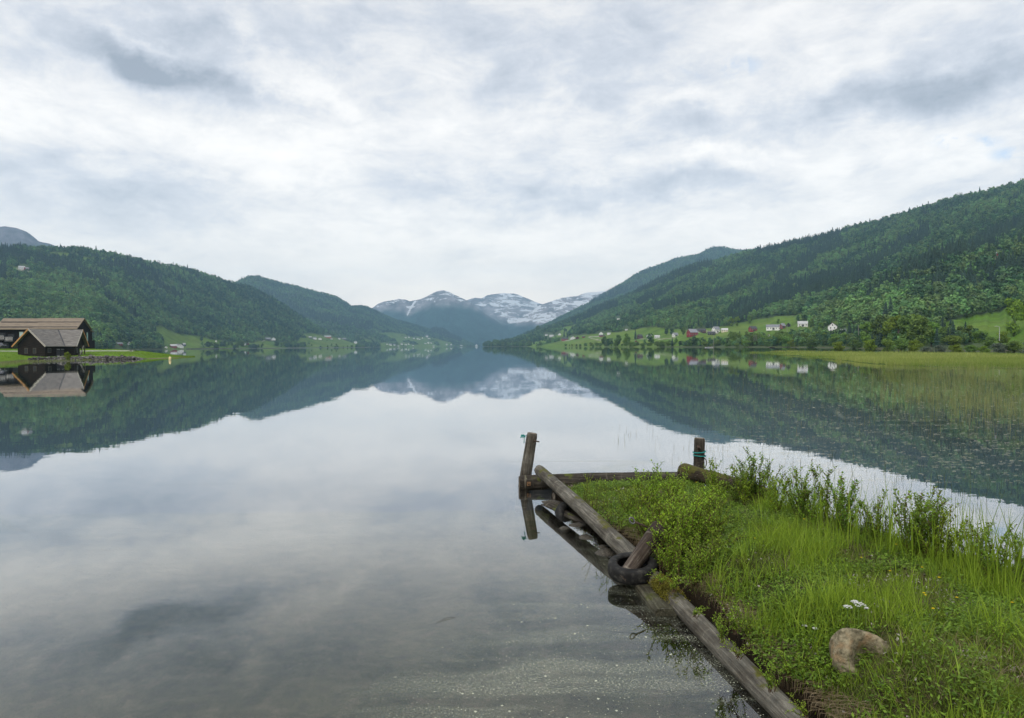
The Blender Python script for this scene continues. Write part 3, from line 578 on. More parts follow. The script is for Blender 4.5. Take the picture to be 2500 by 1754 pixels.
# ------------------------------------------------------------------ farmhouses: table of (hill, px, py of base, width px, height px, wall, roof, turn, label)
# turn: 'g' gable towards the lake, 's' long side towards it, 'q' seen on the corner
FARM_D, FARM_A, FARM_B = 'farm buildings right of the lake', 'farm buildings left of the lake', 'houses of the far village'
HOUSES = [
 (hillD, 1690, 822, 27, 18, 'red', 'grey', 'q', 'large red barn with grey metal roof, biggest red building on the right shore'),
 (hillD, 1712, 812, 20, 9, 'maroon', 'dark', 's', 'low dark red outbuilding right behind the large red barn'),
 (hillD, 1748, 812, 20, 14, 'white', 'grey', 'q', 'tall white farmhouse with grey roof right of the large red barn'),
 (hillD, 1737, 818, 17, 8, 'black', 'dark', 's', 'small black shed in front of the tall white farmhouse'),
 (hillD, 1769, 811, 15, 9, 'cream', 'pale', 's', 'small cream and orange house beside the tall white farmhouse'),
 (hillD, 1838, 810, 20, 13, 'red', 'dark', 'q', 'red barn with dark roof standing alone on the meadow slope'),
 (hillD, 1888, 806, 32, 13, 'white', 'grey', 's', 'long white barn with big grey roof'),
 (hillD, 1911, 803, 13, 13, 'red', 'grey', 'q', 'red end wing joined to the long white barn'),
 (hillD, 1925, 798, 9, 9, 'black', 'dark', 'g', 'little black shed uphill of the long white barn'),
 (hillD, 1960, 798, 22, 13, 'white', 'pale', 's', 'white house with pale roof half hidden by trees above the long white barn'),
 (hillD, 2033, 806, 20, 17, 'white', 'grey', 'g', 'steep gabled white house with small windows, rightmost white house'),
 (hillD, 2060, 813, 13, 9, 'slate', 'grey', 's', 'low slate grey shed just right of the steep gabled white house'),
 (hillD, 1878, 826, 10, 9, 'white', 'pale', 'g', 'small white house among bushes below the long white barn'),
 (hillD, 1648, 822, 15, 9, 'white', 'grey', 'q', 'small white house left of the large red barn'),
 (hillD, 1585, 825, 12, 9, 'white', 'grey', 'g', 'white cottage left of a white cottage pair on the middle right shore'),
 (hillD, 1604, 826, 12, 7, 'white', 'pale', 's', 'low white cottage, right one of the white cottage pair'),
 (hillD, 1562, 827, 14, 10, 'maroon', 'dark', 'q', 'dark maroon house beside a tall spruce'),
 (hillD, 1552, 840, 9, 8, 'red', 'dark', 'g', 'little red cabin lowest on the meadow near the shore'),
 (hillD, 1379, 832, 16, 7, 'red', 'dark', 's', 'low red barn with dark roof in the distant right hand hamlet'),
 (hillD, 1398, 829, 11, 7, 'white', 'grey', 'g', 'white house right of the low red barn in the distant hamlet'),
 (hillD, 1409, 828, 7, 6, 'maroon', 'dark', 'g', 'tiny maroon shed at the right end of the distant hamlet'),
 (hillD, 1425, 825, 7, 4, 'red', 'dark', 's', 'tiny lone red shed on the green slope'),
 (hillD, 1467, 819, 10, 8, 'white', 'grey', 'g', 'white farmhouse above the gravel road'),
 (hillD, 1471, 822, 16, 4, 'red', 'dark', 's', 'low red shed just below the white farmhouse above the gravel road'),
 (hillD, 1486, 818, 8, 5, 'white', 'pale', 's', 'little white annex right of the farmhouse above the gravel road'),
 (hillD, 1346, 823, 10, 5, 'white', 'pale', 's', 'low white house highest but one at the left end of the right shore'),
 (hillD, 1366, 819, 7, 5, 'white', 'grey', 'g', 'tiny white house highest at the left end of the right shore'),
 (hillD, 1334, 820, 6, 4, 'white', 'grey', 's', 'tiny white hut leftmost of all on the right shore'),
 (hillD, 1509, 781, 6, 3, 'white', 'pale', 's', 'tiny white hut alone in the wood above the right shore'),
 (hillD, 1529, 807, 6, 3, 'white', 'pale', 's', 'tiny white hut on the meadow edge under the wood'),
 (hillD, 2439, 624, 18, 8, 'red', 'grey', 's', 'lone red cabin high on the wooded right hillside'),
 (hillD, 2289, 766, 15, 9, 'brown', 'dark', 's', 'weathered brown barn at the wood edge above the tall bushes'),
 (hillD, 2326, 762, 15, 9, 'brown', 'pale', 'q', 'weathered barn with pale roof at the wood edge'),
 (hillD, 2353, 761, 8, 6, 'slate', 'pale', 'g', 'small grey hut with pale roof at the wood edge'),
 (hillA, 52, 658, 13, 8, 'white', 'pale', 's', 'white house high up on the left hillside'),
 (hillA, 64, 660, 11, 7, 'red', 'grey', 'q', 'dark red barn beside the white house high on the left hillside'),
 (hillA, 289, 843, 15, 6, 'red', 'grey', 's', 'long low red building under the trees behind the grass spit'),
 (hillA, 312, 843, 8, 8, 'white', 'grey', 'g', 'white house right of the long low red building behind the spit'),
 (hillA, 402, 850, 6, 4, 'white', 'pale', 'g', 'tiny white boathouse left of the lakeside hamlet'),
 (hillA, 420, 850, 14, 9, 'red', 'pale', 's', 'red walled house with pale roof in the lakeside hamlet'),
 (hillA, 437, 850, 13, 9, 'white', 'pale', 'g', 'white gabled house at the water in the lakeside hamlet'),
 (hillA, 431, 845, 6, 5, 'white', 'grey', 's', 'small white house behind the white gabled one in the lakeside hamlet'),
 (hillA, 446, 845, 9, 7, 'slate', 'pale', 'q', 'grey house rightmost in the lakeside hamlet'),
 (hillA, 593, 843, 9, 5, 'white', 'pale', 's', 'white house paired with a red shed on the left shore'),
 (hillA, 602, 842, 7, 5, 'red', 'grey', 'g', 'small red shed paired with a white house on the left shore'),
 (hillA, 525, 835, 4, 4, 'white', 'pale', 'g', 'tiny white hut in the bushes, left one of two'),
 (hillA, 539, 838, 5, 4, 'white', 'pale', 'g', 'tiny white hut in the bushes, right one of two'),
 (hillA, 653, 831, 11, 6, 'slate', 'grey', 's', 'dark grey house left of a white one under the left wood'),
 (hillA, 666, 831, 9, 6, 'white', 'grey', 'g', 'white house right of the dark grey one under the left wood'),
 (hillA, 757, 826, 7, 4, 'slate', 'pale', 's', 'grey hut leftmost in the hill farm cluster'),
 (hillA, 768, 829, 8, 6, 'white', 'grey', 's', 'white house in the middle of the hill farm cluster'),
 (hillA, 780, 830, 9, 5, 'white', 'dark', 'g', 'white house with dark roof at the right end of the hill farm cluster'),
 (hillA, 800, 826, 16, 6, 'orange', 'pale', 's', 'long orange red barn above the left meadow'),
 (hillA, 809, 829, 5, 3, 'white', 'pale', 's', 'tiny white annex below the long orange red barn'),
 (hillA, 828, 829, 5, 3, 'white', 'pale', 's', 'tiny white hut left of a dark house above the meadow'),
 (hillA, 840, 830, 10, 4, 'slate', 'grey', 's', 'dark low house above the meadow'),
 (hillA, 868, 825, 7, 5, 'white', 'pale', 's', 'white house alone at the wood edge right of the meadow'),
]
FARV = [(944, 842, 4, 3), (952, 844, 7, 4), (962, 844, 5, 3), (980, 842, 5, 4), (990, 843, 6, 3), (997, 842, 4, 3), (1042, 824, 6, 5), (1047, 828, 7, 2), (1010, 828, 5, 3), (1019, 829, 5, 3), (1024, 830, 4, 3), (990, 826, 5, 3), (998, 825, 4, 3), (1031, 827, 3, 3),
        (1045, 839, 5, 4), (1052, 839, 4, 3), (1038, 840, 6, 2), (1090, 843, 4, 4), (1101, 843, 4, 3), (1126, 845, 5, 2), (1163, 846, 5, 5), (972, 846, 5, 2), (1058, 846, 5, 2), (1008, 845, 4, 2)]
skipD = [(h[1], h[2] - 2, 7 + h[3] * 0.42) for h in HOUSES if h[0] is hillD]; skipA = [(h[1], h[2] - 2, 4 + h[3] * 0.5) for h in HOUSES if h[0] is hillA]
skipA += [(36, 662, 7)]; skipD += [(2439, 632, 12), (2400, 640, 6), (2370, 648, 5)]
skipB = [(a, b, 5) for a, b, c, d in FARV]

nt = 0
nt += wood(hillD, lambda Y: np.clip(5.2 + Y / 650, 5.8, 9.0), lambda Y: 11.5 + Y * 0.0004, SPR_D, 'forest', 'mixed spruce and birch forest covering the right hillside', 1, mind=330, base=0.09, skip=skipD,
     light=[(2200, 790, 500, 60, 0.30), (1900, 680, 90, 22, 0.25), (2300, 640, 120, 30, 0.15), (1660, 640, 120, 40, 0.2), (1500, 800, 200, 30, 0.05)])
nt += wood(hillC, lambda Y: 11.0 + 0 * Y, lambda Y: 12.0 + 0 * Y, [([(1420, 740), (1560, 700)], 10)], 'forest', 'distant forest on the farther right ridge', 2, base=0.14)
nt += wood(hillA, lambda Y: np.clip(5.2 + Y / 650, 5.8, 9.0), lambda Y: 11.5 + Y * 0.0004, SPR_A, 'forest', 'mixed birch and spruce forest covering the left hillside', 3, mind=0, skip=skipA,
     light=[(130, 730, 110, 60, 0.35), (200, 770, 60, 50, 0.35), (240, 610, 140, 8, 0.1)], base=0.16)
nt += wood(hillB, lambda Y: 11.0 + 0 * Y, lambda Y: 12.0 + 0 * Y, [([(640, 715), (740, 770), (900, 800)], 12), ([(1060, 805), (1120, 830)], 10)], 'forest', 'distant forest on the second left hill', 4, skip=skipB, base=0.2)
print('forest trees', nt)

HC = {'red': ((0.20, 0.028, 0.026), (0.28, 0.042, 0.036)), 'maroon': ((0.07, 0.022, 0.025), (0.11, 0.035, 0.035)), 'white': ((0.70, 0.70, 0.68), (0.82, 0.82, 0.80)), 'cream': ((0.66, 0.56, 0.42), (0.74, 0.68, 0.56)),
      'black': ((0.018, 0.018, 0.020), (0.035, 0.034, 0.034)), 'slate': ((0.08, 0.09, 0.11), (0.13, 0.14, 0.16)), 'brown': ((0.05, 0.035, 0.028), (0.09, 0.065, 0.05)), 'orange': ((0.42, 0.12, 0.06), (0.52, 0.2, 0.1))}
RC = {'grey': ((0.17, 0.18, 0.20), (0.26, 0.27, 0.30)), 'dark': ((0.04, 0.04, 0.045), (0.08, 0.08, 0.085)), 'pale': ((0.36, 0.37, 0.38), (0.50, 0.50, 0.50))}
HM = {k: mat('paint_' + k, *v, 0.8, 0.8, rand=0.08, bump=0.01, stretch=(1, 1, 6)) for k, v in HC.items()}; RMt = {k: mat('roof_' + k, *v, 0.7, 0.6, rand=0.12, bump=0.02) for k, v in RC.items()}
GLASS = mat('window_glass', (0.012, 0.014, 0.016), (0.03, 0.034, 0.038), 2, 0.45, spec=0.2); TRIM = mat('trim_white', (0.7, 0.7, 0.68), (0.8, 0.8, 0.78), 2, 0.6)
def house(P, w, h, wall, roof, turn, label, group, small=False, name='house'):
    yaw = math.atan2(-P[0], P[1]); r = random.Random(int(P[0] * 7 + P[1]))
    if turn == 's': L, D = w, min(w * 0.6, 9.0)
    elif turn == 'g': D, L = w, w * 1.25
    else: L, D = w * 0.80, w * 0.62
    rz = yaw + {'s': R(8), 'g': R(96), 'q': R(38)}[turn] + R(r.uniform(-6, 6))
    rt = empty(name, (P[0], P[1], P[2]), rz); tag(rt, label, 'barn' if 'barn' in label else ('shed' if ('shed' in label or 'hut' in label) else 'house'), group)
    eh = h * (0.55 if turn != 'g' else 0.5); lo_ = -0.8; x = L / 2; y = D / 2
    q = MB(); q.prism([(-x, -y, lo_), (-x, y, lo_), (-x, y, eh), (-x, 0, h - 0.12), (-x, -y, eh)], (0, 0, 0), (L, 0, 0)); q.build('wall', HM[wall], rt)
    q = MB(); ov = 0.35; sl_ = (h - eh) / y; oy = y + ov; ez = eh - ov * sl_
    q.prism([(-x - ov, -oy, ez), (-x - ov, 0, h), (-x - ov, oy, ez), (-x - ov, oy, ez + .22), (-x - ov, 0, h + .25), (-x - ov, -oy, ez + .22)], (0, 0, 0), (L + 2 * ov, 0, 0)); ro = q.build('roof', RMt[roof], rt)
    if small: return rt
    if wall in ('white', 'cream'):
        q = MB(); q.box(-0.35, 0.35, 0.6, 1.2, h - 0.6, h + 0.7); q.build('chimney', HM['maroon'], ro)
    nwin = max(2, int(L / 3)); wh = min(1.3, eh * 0.4)
    def window(cx_, cy_, cz, ax):
        q = MB(); fr = MB()
        if ax == 'y': fr.box(cx_ - .62, cx_ + .62, cy_ - .04, cy_ + .04, cz - wh / 2 - .1, cz + wh / 2 + .1); q.box(cx_ - .5, cx_ + .5, cy_ - .06, cy_ + .06, cz - wh / 2, cz + wh / 2)
        else: fr.box(cx_ - .04, cx_ + .04, cy_ - .62, cy_ + .62, cz - wh / 2 - .1, cz + wh / 2 + .1); q.box(cx_ - .06, cx_ + .06, cy_ - .5, cy_ + .5, cz - wh / 2, cz + wh / 2)
        f = fr.build('window', TRIM, rt); q.build('pane', GLASS, f)
    for k_ in range(nwin): window(-x + L * (k_ + 0.5) / nwin, -y, eh * 0.55, 'y')
    for gx in ((-x,) if turn == 'g' else (-x, x)):
        for yy in (-D * 0.22, D * 0.22): window(gx, yy, eh * 0.55, 'x')
        if h > 5.5: window(gx, 0, eh + (h - eh) * 0.35, 'x')
    if 'barn' in label:
        q = MB(); q.box(-1.3, 1.3, -y - .07, -y - .01, 0, min(2.6, eh * .9)); q.build('door', RMt['dark'], rt)
    return rt
for (hl, px, py, w, h, wall, roof, turn, label) in HOUSES:
    P = hl.point(px, py); s_ = P[1] / F; k_ = {'s': 1.0, 'g': 1.0, 'q': 1.0}[turn]
    house(P, w * s_ * k_, h * s_, wall, roof, turn, label, FARM_D if hl is hillD else FARM_A, small=(w < 10))
for (px, py, w, h) in FARV:
    P = hillB.point(px, py); s_ = P[1] / F; house(P, w * s_ * .9, h * s_ * 1.1, 'white', 'grey', 'sg'[int(px) % 2], 'tiny white house of the far village at the end of the lake', FARV and 'houses of the far village', small=True)

# ------------------------------------------------------------------ left: grass spit, boathouse, lodge
SPX = np.linspace(-260, 476, 170)
fr_ = interp([(-260, 898), (0, 886), (60, 881), (150, 879.3), (200, 878.8), (340, 877), (430, 874.5), (476, 871.5)], SPX)
FP = np.array([onz(a, b_, 0.0) for a, b_ in zip(SPX, fr_)])
crpy = interp([(-260, 849.5), (0, 850), (200, 851.5), (300, 854), (350, 858), (400, 864), (440, 868.5), (476, 871)], SPX)
crY = interp([(-260, 226), (200, 224), (340, 222), (430, 216), (476, 211)], SPX)
CR = np.array([at(a, b_, c) for a, b_, c in zip(SPX, crpy, crY)])
tt = np.concatenate([[-0.06], np.linspace(0, 1, 46), [1.25, 1.6]])
P = FP[:, None] + (CR - FP)[:, None] * tt[None, :, None]
prof = np.where(tt < 0, -0.9, np.where(tt > 1, 1 - (tt - 1) * 2.6, np.clip(tt, 0, 1) ** 0.62))[None, :]
P[..., 2] = CR[:, 2][:, None] * prof + 0.10 * fbm(P[..., 0] / 3, P[..., 1] / 3, 3, 91) * (tt > 0.03)
sg = []
for a in range(len(SPX)): pass
n_, m_ = P.shape[:2]; ii = np.arange(n_ * m_).reshape(n_, m_)
SF = np.stack([ii[:-1, :-1], ii[1:, :-1], ii[1:, 1:], ii[:-1, 1:]], -1).reshape(-1, 4)
me = bigmesh('grass_spit', P.reshape(-1, 3), SF, GM, True)
spx, spy = proj(P.reshape(-1, 3)); k_ = (0.5 + 0.5 * fbm(P[..., 0].ravel() / 5, P[..., 1].ravel() / 2.5, 4, 23))[:, None]
c = np.array([0.085, 0.175, 0.012]) * (1 - k_) + np.array([0.14, 0.225, 0.02]) * k_
c = np.where((P[..., 2].ravel() < 0.14)[:, None], np.array([0.13, 0.12, 0.07]), c)
path = (np.abs(spy - (857.6 + 0.6 * np.sin(spx / 60))) < 1.0) & (spx < 325)
c = np.where(path[:, None], np.array([0.33, 0.32, 0.30]), c)
cattr(me, 'land', c); tag(mobj('grass_spit', me), kind='structure', label='bright green grass spit with a gravel path')
def spit_z(x, y):
    i = np.argmin(np.abs(FP[:, 0] / FP[:, 1] - x / y)); a, b_ = FP[i], CR[i]; q_ = np.clip((y - a[1]) / (b_[1] - a[1]), 0, 1); return float(b_[2] * q_ ** 0.62)

DARKW = mat('tarred_boards', (0.007, 0.006, 0.0055), (0.030, 0.024, 0.020), 3.0, 0.9, spec=0.08, bump=0.02, stretch=(0.25, 0.25, 6), detail=6)
DARKV = mat('black_boards', (0.008, 0.007, 0.007), (0.017, 0.016, 0.015), 3.0, 0.9, spec=0.08, bump=0.02, stretch=(5, 5, 0.3))
ROOFG = mat('grey_wood_roof', (0.075, 0.071, 0.066), (0.25, 0.238, 0.222), 1.6, 0.8, bump=0.03, stretch=(0.5, 0.5, 7), detail=7, lo=0.3, hi=0.7)
ROOFT = mat('tan_wood_roof', (0.15, 0.122, 0.092), (0.26, 0.215, 0.165), 1.5, 0.85, bump=0.02, stretch=(0.4, 0.4, 5), lo=0.3, hi=0.7)
BARGE = mat('barge_board', (0.32, 0.30, 0.27), (0.45, 0.42, 0.38), 3, 0.7); OCHRE = mat('fresh_wood', (0.34, 0.17, 0.06), (0.45, 0.25, 0.10), 3, 0.7)
METAL = mat('galvanised', (0.35, 0.36, 0.37), (0.5, 0.5, 0.5), 4, 0.45, metallic=0.7); TEAL = mat('teal_glass', (0.16, 0.30, 0.30), (0.30, 0.45, 0.45), 1, 0.1, spec=0.9)
STONE = mat('rubble_stone', (0.035, 0.034, 0.036), (0.17, 0.16, 0.155), 2.2, 0.9, bump=0.03, c3=(0.30, 0.29, 0.27), s3=3.0, rand=0.5)

# boathouse: two wings meeting at a bend
D0 = 172.0
S0 = at(76, 843.5, D0 - 2.0); S0[2] = 0
a1 = np.array([0.208, 0.978, 0]); a1 /= np.linalg.norm(a1); b1 = np.array([0.959, 0.284, 0]); b1 /= np.linalg.norm(b1)
HW = 4.6
LA, LB = 7.9, 4.9
Pb = S0 + a1 * LA; Pe = Pb + b1 * LB
ra = np.array([a1[1], -a1[0], 0]); rb = np.array([b1[1], -b1[0], 0])        # right-hand (lakeward) normals
mit = (ra + rb); mit /= (mit @ ra)                                     # offset at the bend
EZ, RZ, GZb = 3.55, 7.55, 0.55
root = empty('boathouse', S0); tag(root, 'black timber boathouse with grey wooden roof and two gables at the water', 'boathouse')
def pl(base, off, z): v_ = base + off; return (v_[0] - S0[0], v_[1] - S0[1], z)
q = MB(); w_ = HW - 0.55
ring = [pl(S0, -ra * w_, 0), pl(S0, ra * w_, 0), pl(Pb, mit * w_, 0), pl(Pe - b1 * 2.6, rb * w_, 0), pl(Pe - b1 * 2.6, rb * 0.2, 0), pl(Pe - b1 * 2.6, -rb * w_, 0), pl(Pb, -mit * w_, 0)]
def wallquad(q, A, B, z0, z1, mi=0): q.add([(A[0], A[1], z0), (B[0], B[1], z0), (B[0], B[1], z1), (A[0], A[1], z1)], [(0, 1, 2, 3)], mi)
slp = (RZ - EZ) / HW; wz = EZ + 0.5 * slp - 0.1
wallquad(q, ring[0], ring[1], GZb, wz); q.add([(ring[0][0], ring[0][1], wz), (ring[1][0], ring[1][1], wz), (0, 0, RZ - 0.15)], [(0, 1, 2)])
wallquad(q, ring[1], ring[2], GZb, wz); wallquad(q, ring[2], ring[3], GZb, wz)
E1 = pl(Pe, rb * w_, 0); E0 = pl(Pe, rb * 0.1, 0); E2 = pl(Pe, -rb * w_, 0); wallquad(q, ring[3], E1, GZb, wz); wallquad(q, E1, E0, GZb, wz)
wallquad(q, E0, ring[4], GZb, wz); wallquad(q, ring[4], ring[5], GZb, wz); wallquad(q, ring[5], ring[6], GZb, wz); wallquad(q, ring[6], ring[0], GZb, wz)
Er = pl(Pe, rb * 0, RZ - 0.15); q.add([(E2[0], E2[1], wz), (E1[0], E1[1], wz), Er], [(0, 1, 2)]); wallquad(q, E0, E2, wz - 0.45, wz)
q.build('wall', DARKW, root)
def roofslab(q, pts, th=0.16):
    q.prism(pts, (0, 0, 0), (0, 0, th))
q = MB(); oh = 0.7
A0 = S0 - a1 * oh; B0 = Pe + b1 * oh
roofslab(q, [pl(A0, ra * 0, RZ), pl(A0, ra * (HW + .35), EZ - .35 * slp), pl(Pb, mit * (HW + .35), EZ - .35 * slp), pl(Pb, mit * 0, RZ)])
roofslab(q, [pl(A0, ra * 0, RZ), pl(Pb, mit * 0, RZ), pl(Pb, -mit * (HW + .35), EZ - .35 * slp), pl(A0, -ra * (HW + .35), EZ - .35 * slp)])
roofslab(q, [pl(Pb, mit * 0, RZ), pl(Pb, mit * (HW + .35), EZ - .35 * slp), pl(B0, rb * (HW + .35), EZ - .35 * slp), pl(B0, rb * 0, RZ)])
roofslab(q, [pl(Pb, mit * 0, RZ), pl(B0, rb * 0, RZ), pl(B0, -rb * (HW + .35), EZ - .35 * slp), pl(Pb, -mit * (HW + .35), EZ - .35 * slp)])
rf = q.build('roof', ROOFG, root)
for (O, rr_, sd) in ((A0 - a1 * .06, ra, 1), (A0 - a1 * .06, ra, -1), (B0 + b1 * .06, rb, 1), (B0 + b1 * .06, rb, -1)):
    q = MB(); q.obox(pl(O, rr_ * 0, RZ + .06), pl(O, rr_ * sd * (HW + .4), EZ - .38 * slp + .06), .08, .34); q.build('barge_board', BARGE if sd == 1 else OCHRE, rf)
q = MB(); q.obox(pl(Pb, mit * 0, RZ + .2), pl(Pb, mit * (HW + .3), EZ - .3 * slp + .2), .34, .05); q.build('valley_strip', MATS['roof_dark'], rf)
def win(root, c_, along, nrm, w, h, fm, gm, nm='window'):
    along = np.array(along); nrm = np.array(nrm); c_ = np.array(c_)
    q = MB(); q.obox(c_ - along * (w / 2 + .1) + nrm * .03, c_ + along * (w / 2 + .1) + nrm * .03, .06, h + .2); f = q.build(nm, fm, root)
    q = MB(); q.obox(c_ - along * w / 2 + nrm * .07, c_ + along * w / 2 + nrm * .07, .04, h); q.build('pane', gm, f); return f
FRM = mat('window_frame_grey', (0.07, 0.062, 0.052), (0.12, 0.11, 0.09), 3, 0.7)
for o_ in (-1.5, 1.0): win(root, np.array(pl(S0, ra * o_, 2.25)), ra, -a1, 0.75, 1.15, FRM, GLASS)
win(root, np.array(pl(S0 + a1 * 1.3, ra * w_, 2.3)), a1, ra, 0.8, 1.0, FRM, GLASS)
win(root, np.array(pl(Pe, rb * (w_ - 1.7), 2.2)), rb, b1, 0.9, 1.0, FRM, GLASS)
for o_ in (3.9, 5.2):
    q = MB(); c_ = np.array(pl(S0 + a1 * o_, ra * (w_ + .03), 1.75)); q.obox(c_ - a1 * .6, c_ + a1 * .6, .07, 2.0); d_ = q.build('door', mat('door_slate', (0.03, 0.03, 0.036), (0.05, 0.05, 0.06), 3, 0.7), root)
    for z_ in (-.75, .8):
        q = MB(); q.obox(c_ - a1 * .5 + ra * .06 + (0, 0, z_), c_ + a1 * .35 + ra * .06 + (0, 0, z_), .04, .10); q.build('hinge', METAL, d_)
for (o_, s_) in ((-w_ + .1, 0.6), (-1.6, 0.6)):
    q = MB(); c_ = np.array(pl(Pe, rb * o_, 0)); q.obox(c_ + (0, 0, GZb), c_ + (0, 0, wz - .3), .2, .2, upv=(0, 1, 0)); q.build('porch_post', FRM, root)
q = MB(); q.obox(np.array(pl(Pe, rb * -0.1, 1.2)), np.array(pl(Pe, -rb * 3.2, wz - .35)), .16, .22); q.build('porch_brace', BARGE, root)
q = MB(); c_ = np.array(pl(Pe, -rb * 2.6, 1.15)); q.obox(c_ - rb * 1.6, c_ + rb * 1.6, .4, .12); q.build('porch_rail', BARGE, root)

def rock_mesh(r, sx, sy, sz, sub=2, jag=0.22):
    import bmesh
    bm = bmesh.new(); bmesh.ops.create_icosphere(bm, subdivisions=sub, radius=1.0); off = r.random(3) * 50
    for v_ in bm.verts:
        n_ = float(fbm(v_.co.x * 1.3 + off[0], v_.co.y * 1.3 + v_.co.z * 1.7 + off[1], 3, 7)); k_ = 1 + jag * 2 * n_
        v_.co = Vector((v_.co.x * sx * k_, v_.co.y * sy * k_, v_.co.z * sz * k_))
    me = bpy.data.meshes.new('rock'); bm.to_mesh(me); bm.free(); return me
# dry stone quay from under the boathouse out along the spit
r = np.random.default_rng(17); RK = []
for i in range(8): me = rock_mesh(r, 1, r.uniform(.6, 1), r.uniform(.45, .7), 1, 0.3); me.materials.append(STONE); RK.append(me)
qpts = [(62, 881.4), (110, 880.5), (150, 879.8), (200, 879.2), (260, 878.6), (310, 878.0), (341, 877.6)]
qx = [a for a, _ in qpts]; qy = [b_ for _, b_ in qpts]; nst = 190
for i in range(nst):
    u_ = r.random(); px = 60 + 282 * u_ if i > 60 else 200 + 142 * r.random(); py = np.interp(px, qx, qy) - 0.25; P0 = onz(px, py, 0.0)
    top = np.interp(px, [60, 200, 300, 342], [0.75, 1.05, 0.95, 0.2]); z_ = r.uniform(0.05, 1.0) * top; s_ = r.uniform(0.22, 0.48)
    o = mobj('quay_stone', RK[i % 8]); o.location = (P0[0], P0[1] + 0.55 * z_ + r.uniform(0, .9) + 0.2, z_ - 0.05); o.scale = (s_, s_, s_); o.rotation_euler = (r.normal(0, .2), r.normal(0, .2), r.random() * 6.3)
    tag(o, 'dark stone piled in the dry stone quay beside the boathouse', 'stone', 'stones of the dry stone quay')
q = MB(); pp = [onz(a, b_ - 0.5, 0.0) for a, b_ in qpts]; tops = [np.interp(a, [60, 200, 300, 342], [0.6, 0.85, 0.8, 0.1]) for a, _ in qpts]
for (A_, B_, ta, tb) in zip(pp[:-1], pp[1:], tops[:-1], tops[1:]):
    q.add([(A_[0], A_[1] + .6, -.6), (B_[0], B_[1] + .6, -.6), (B_[0], B_[1] + .9, tb), (A_[0], A_[1] + .9, ta), (B_[0], B_[1] + 4.0, tb - .1), (A_[0], A_[1] + 4.0, ta - .1)], [(0, 1, 2, 3), (3, 2, 4, 5)])
tag(q.build('stone_quay', STONE), 'dark core of the dry stone quay under the boathouse', 'quay')

# lodge: long black house with a tan roof behind the boathouse
DL = 222.0
Bc = at(187, 849.5, DL - 3.0); Bc[2] = 2.7; bl = np.array([0.978, 0.208, 0]); bl /= np.linalg.norm(bl); nl = np.array([bl[1], -bl[0], 0])     # nl faces the lake
LL, LW = 22.6, 11.0; EZL, RZL, G0 = 9.2, 12.35, 2.2
root = empty('lodge', Bc); tag(root, 'long black timber lodge with tan wooden roof and balconies behind the boathouse', 'lodge')
def lp(s_, w_, z): v_ = Bc - bl * s_ - nl * w_; return (v_[0] - Bc[0], v_[1] - Bc[1], z - Bc[2])      # s_ back along the house, w_ away from the lake
q = MB(); prof_ = [(0, G0), (LW, G0), (LW, EZL), (LW / 2, RZL - .15), (0, EZL)]
q.add([lp(0, a, z) for a, z in prof_] + [lp(LL, a, z) for a, z in prof_], [(0, 1, 2, 3, 4), (9, 8, 7, 6, 5)] + [(i, (i + 1) % 5, 5 + (i + 1) % 5, 5 + i) for i in range(5)])
q.build('wall', DARKV, root)
slp = (RZL - EZL) / (LW / 2); ov = 0.7
q = MB()
for (s0, s1, z_) in ((-0.5, 12.0, 0.12), (12.0, LL + .5, 0.0)):
    for (wa, wb) in ((-ov, LW / 2), (LW + ov, LW / 2)):
        roofslab(q, [lp(s0, wa, EZL - ov * slp + z_), lp(s0, wb, RZL + z_), lp(s1, wb, RZL + z_), lp(s1, wa, EZL - ov * slp + z_)], 0.25)
rf = q.build('roof', ROOFT, root)
for w0 in (0.1, 3.0):
    q = MB(); z_ = EZL + w0 * slp + .42; q.obox(lp(-.3, w0, z_), lp(LL, w0, z_), .12, .26); q.build('snow_guard', MATS['roof_dark'], rf)
q = MB(); q.add([lp(s_, a, z) for s_ in (0.6, 6) for (a, z) in ((LW, G0), (LW + 3.6, G0), (LW + 3.6, 8.3), (LW, 8.3))], [(0, 1, 2, 3), (7, 6, 5, 4), (0, 4, 5, 1), (1, 5, 6, 2), (2, 6, 7, 3), (3, 7, 4, 0)]); q.build('back_wing', DARKV, root)
q = MB(); roofslab(q, [lp(0.2, LW - .1, 9.1), lp(0.2, LW + 4.1, 8.3), lp(6.4, LW + 4.1, 8.3), lp(6.4, LW - .1, 9.1)], .2); q.build('wing_roof', ROOFT, root)
q = MB(); q.add([lp(s_, a, z) for s_ in (0.9, 6) for (a, z) in ((LW + 3.6, G0), (LW + 6.6, G0), (LW + 6.6, 5.5), (LW + 3.6, 5.5))], [(0, 1, 2, 3), (7, 6, 5, 4), (0, 4, 5, 1), (1, 5, 6, 2), (2, 6, 7, 3), (3, 7, 4, 0)]); q.build('low_wing', DARKV, root)
for (w_c, z0, z1) in ((4.2, 6.0, 7.9), (8.6, 5.2, 8.0)): win(root, np.array(lp(0, w_c, (z0 + z1) / 2)), -nl, bl, 1.1, z1 - z0, FRM, TEAL)
for s_c, w in ((15.6, 1.1), (14.2, 1.0), (10.0, 1.3), (7.5, 1.0)): win(root, np.array(lp(s_c, 0, 7.0)), -bl, nl, w, 2.2, FRM, TEAL if s_c in (15.6, 14.2) else GLASS)
